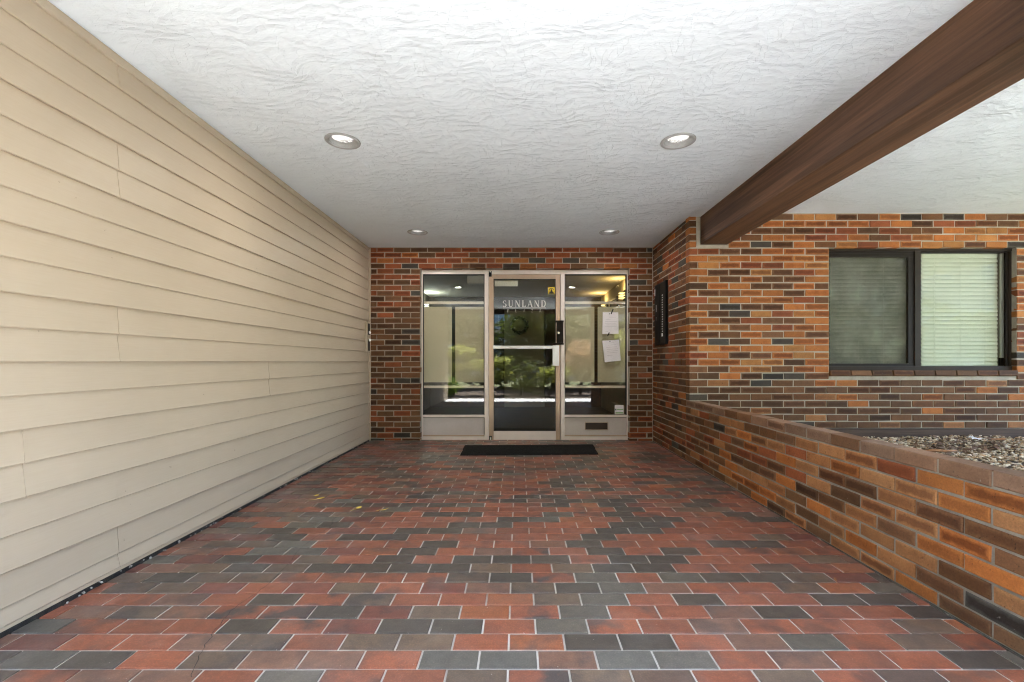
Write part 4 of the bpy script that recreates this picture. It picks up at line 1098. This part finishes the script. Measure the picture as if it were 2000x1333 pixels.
# ================================================================== GARDEN OPPOSITE (seen mirrored in the glass)
def leaves(mb, blobs, n, size, seed):
    """leaf sized faces gathered in ragged sprays, so that gaps and dark hollows stay between them"""
    r = random.Random(seed)
    tot = sum(b[3]*b[4] for b in blobs)
    for (cx, cy, cz, rx, rz) in blobs:
        k = int(n * rx * rz / tot); per = 26
        for _ in range(max(6, k // per)):
            d = Vector((r.gauss(0,1), r.gauss(0,1), r.gauss(0,1))).normalized() * (r.uniform(.15, 1.15) ** .6)
            q = Vector((cx + d.x*rx, cy + d.y*rx, cz + d.z*rz)); cr = r.uniform(.05, .13) + rx * .07
            for _ in range(r.randint(per // 2, int(per * 1.5))):
                e = Vector((r.gauss(0,1), r.gauss(0,1), r.gauss(0,.45))); p = q + e * cr * .7; s = size * r.uniform(.6, 1.5)
                u = Vector((r.gauss(0,1), r.gauss(0,1), r.gauss(0,.6))).normalized(); v = u.cross(Vector((r.gauss(0,1), r.gauss(0,1), r.gauss(0,1)))).normalized()
                mb.poly([p - u*s, p + v*s*.45, p + u*s, p - v*s*.45])
def plant(name, label, cat, grp, x, y, blobs, n, size, fol, seed, stems):
    t = thing(name, label, cat, grp, (x, y, -.03))
    mb = MB()
    for s_ in stems: mb.tube(s_[0], s_[1], 7)
    mb.build('trunk' if cat == 'tree' else 'stem', M['bark'], t, True)
    mb = MB(); leaves(mb, blobs, n, size, seed); mb.build('crown', fol, t)
gs, gt = 'shrubs along the walkway bed', 'garden trees opposite the porch'
plant('cloud_shrub', 'flat topped yellow green shrub mirrored at the left edge of the left sidelight', 'shrub', gs, -2.1, -2.5, [(-.35,0,1.35,.42,.16),(.2,.1,1.42,.42,.17),(.0,-.1,.9,.3,.14)], 2600, .045, M['fol_lite'], 1, [([(0,0,0),(.05,0,.6),(-.3,0,1.2)],[.05,.04,.02]),([(.05,0,.6),(.2,.1,1.3)],[.035,.02])])
plant('cloud_shrub', 'lower yellow green cloud pruned shrub mirrored beside the door stile', 'shrub', gs, -1.0, -2.3, [(-.3,0,1.0,.45,.17),(.35,.1,1.1,.42,.18),(.5,0,.65,.35,.15)], 2600, .045, M['fol_lite'], 2, [([(0,0,0),(0,0,.5),(-.3,0,.9)],[.05,.04,.02]),([(0,0,.5),(.4,.1,1.0)],[.035,.02])])
plant('green_shrub', 'small fresh green shrub at the corner by the siding wall end', 'shrub', gs, -1.98, -1.0, [(0,0,.42,.24,.20),(-.1,0,.25,.2,.16)], 900, .045, M['fol_bright'], 3, [([(0,0,0),(0,0,.35)],[.02,.01])])
plant('dark_shrub', 'dark loose shrub mirrored in the middle of the door glass', 'shrub', gs, .1, -2.2, [(0,0,.75,.75,.55),(.5,.1,.4,.5,.35),(-.5,0,.45,.5,.35)], 1300, .05, M['fol_dark'], 4, [([(0,0,0),(0,0,.7)],[.04,.02])])
plant('dark_shrub', 'dark shrub with yellow leaf tips mirrored low by the lock side of the door', 'shrub', gs, 1.0, -2.0, [(0,0,.62,.34,.26),(.3,.1,.75,.30,.2)], 1300, .05, M['fol_lite'], 5, [([(0,0,0),(.1,0,.6)],[.03,.015])])
plant('maple', 'pinkish japanese maple mirrored in the right sidelight', 'tree', gt, 2.1, -2.9, [(0,0,1.45,.55,.35),(.35,.1,1.2,.45,.3),(-.3,0,1.1,.4,.25)], 3000, .04, M['fol_pink'], 6, [([(0,0,0),(.05,0,.7),(0,0,1.4)],[.05,.04,.015])])
plant('broad_tree', 'leaning dark green tree mirrored above the push bar of the door', 'tree', gt, .9, -5.0, [(0,0,2.7,1.3,.7),(-.9,0,2.3,.8,.5),(.9,.2,2.2,.8,.6),(.1,.4,3.4,1.1,.6)], 6500, .06, M['fol_dark'], 7, [([(0,0,0),(.15,0,1.0),(.45,0,2.0),(.5,0,2.9)],[.11,.09,.07,.03]),([(.15,0,1.0),(-.4,0,1.9),(-.8,0,2.4)],[.07,.05,.02])])
plant('broad_tree', 'round dark tree in front of the pale apartment block, mirrored in the left sidelight', 'tree', gt, -2.6, -6.5, [(0,0,3.2,1.0,.7),(.7,0,2.8,.8,.5),(.2,.2,3.9,.9,.6)], 4200, .07, M['fol_dark'], 8, [([(0,0,0),(.1,0,1.4),(.1,0,3.2)],[.10,.08,.03])])
plant('broad_tree', 'yellow green tree mirrored beside the two taped papers', 'tree', gt, 4.2, -3.6, [(0,0,2.0,.9,.9),(.5,.2,2.8,.9,.7),(-.3,0,1.2,.6,.5)], 5200, .055, M['fol_lite'], 9, [([(0,0,0),(.1,0,1.2),(.2,0,2.6)],[.09,.07,.03])])
plant('broad_tree', 'tall loose green tree at the left behind the siding end', 'tree', gt, -4.1, -4.0, [(0,0,2.4,.8,.8),(.4,0,3.2,.7,.6)], 3600, .055, M['fol_bright'], 10, [([(0,0,0),(.05,0,1.2),(.2,0,2.8)],[.08,.06,.03])])
plant('broad_tree', 'dense evergreen tree mirrored at the back of the garden behind the leaning tree', 'tree', gt, 1.6, -7.2, [(0,0,2.4,1.6,1.6),(-1.3,0,1.8,1.2,1.3),(1.2,.2,2.0,1.3,1.4),(0,0,4.2,1.4,1.1)], 7000, .085, M['fol_dark'], 11, [([(0,0,0),(0,0,1.5),(.1,0,3.5)],[.14,.11,.05])])
for k, (hx, hy) in enumerate(((-8.5,-6.4),(-4.6,-7.0),(-.8,-6.6),(3.2,-6.2),(7.4,-5.8),(11.6,-5.2),(15.8,-5.0),(20,-4.6))):  # added leafy row that blocks bright sky from the mirrored views
    lab = ['far left end of the dark hedge beyond the garden','hedge length behind the round dark tree','hedge length behind the leaning tree','hedge length behind the pink maple','hedge length behind the yellow green tree','hedge length mirrored in the sliding window','hedge length mirrored by the window frame','far right end of the dark hedge beyond the garden'][k]
    plant('hedge', lab, 'hedge', 'tall hedge beyond the garden', hx, hy, [(0,0,.9,2.2,1.0),(-1.1,.1,2.0,1.3,.9),(1.1,-.1,2.1,1.4,1.0)], 4200, .13, M['fol_hedge'], 30 + k, [([(-.6,0,0),(-.6,0,1.8)],[.07,.03]),([(.7,0,0),(.7,0,1.8)],[.07,.03])])
# pale apartment block across the garden
ap = thing('apartment_block', 'pale grey apartment block with white framed windows mirrored in the left sidelight', 'building', None, (0, -20, 0))
MB().box(-22, 34, -8, 0, -.2, 8.5).build('wall', M['render'], ap)  # stretched to the right to block bright sky mirrored in the window
MB().box(-22.3, 34.3, -8.3, .3, 8.5, 8.75).build('roof', M['fascia'], ap)
M['sky_glass'] = mat('blue_window', (.20,.28,.36), .08)
for fl_ in range(3):
    for k in range(15):
        x = -20.2 + k * 3.6 + (.0 if fl_ else .2); z = 1.0 + fl_ * 2.7
        f_ = MB(); f_.box(x - .06, x + 1.76, .0, .06, z - .06, z); f_.box(x - .06, x + 1.76, .0, .06, z + 1.3, z + 1.36); f_.box(x - .06, x, .0, .06, z, z + 1.3); f_.box(x + 1.7, x + 1.76, .0, .06, z, z + 1.3); f_.box(x + .82, x + .88, .0, .06, z, z + 1.3)
        w = f_.build('window', M['white_metal'], ap)
        MB().box(x + .001, x + 1.699, .005, .02, z + .001, z + 1.299).build('pane', M['sky_glass'], w)
for o_ in S.objects:
    if o_.name.split('.')[0] in ('printed_lines', 'screws', 'green_band') or (o_.parent and o_.parent.name.startswith('hedge') and o_.name.startswith('stem')): o_['kind'] = 'stuff'
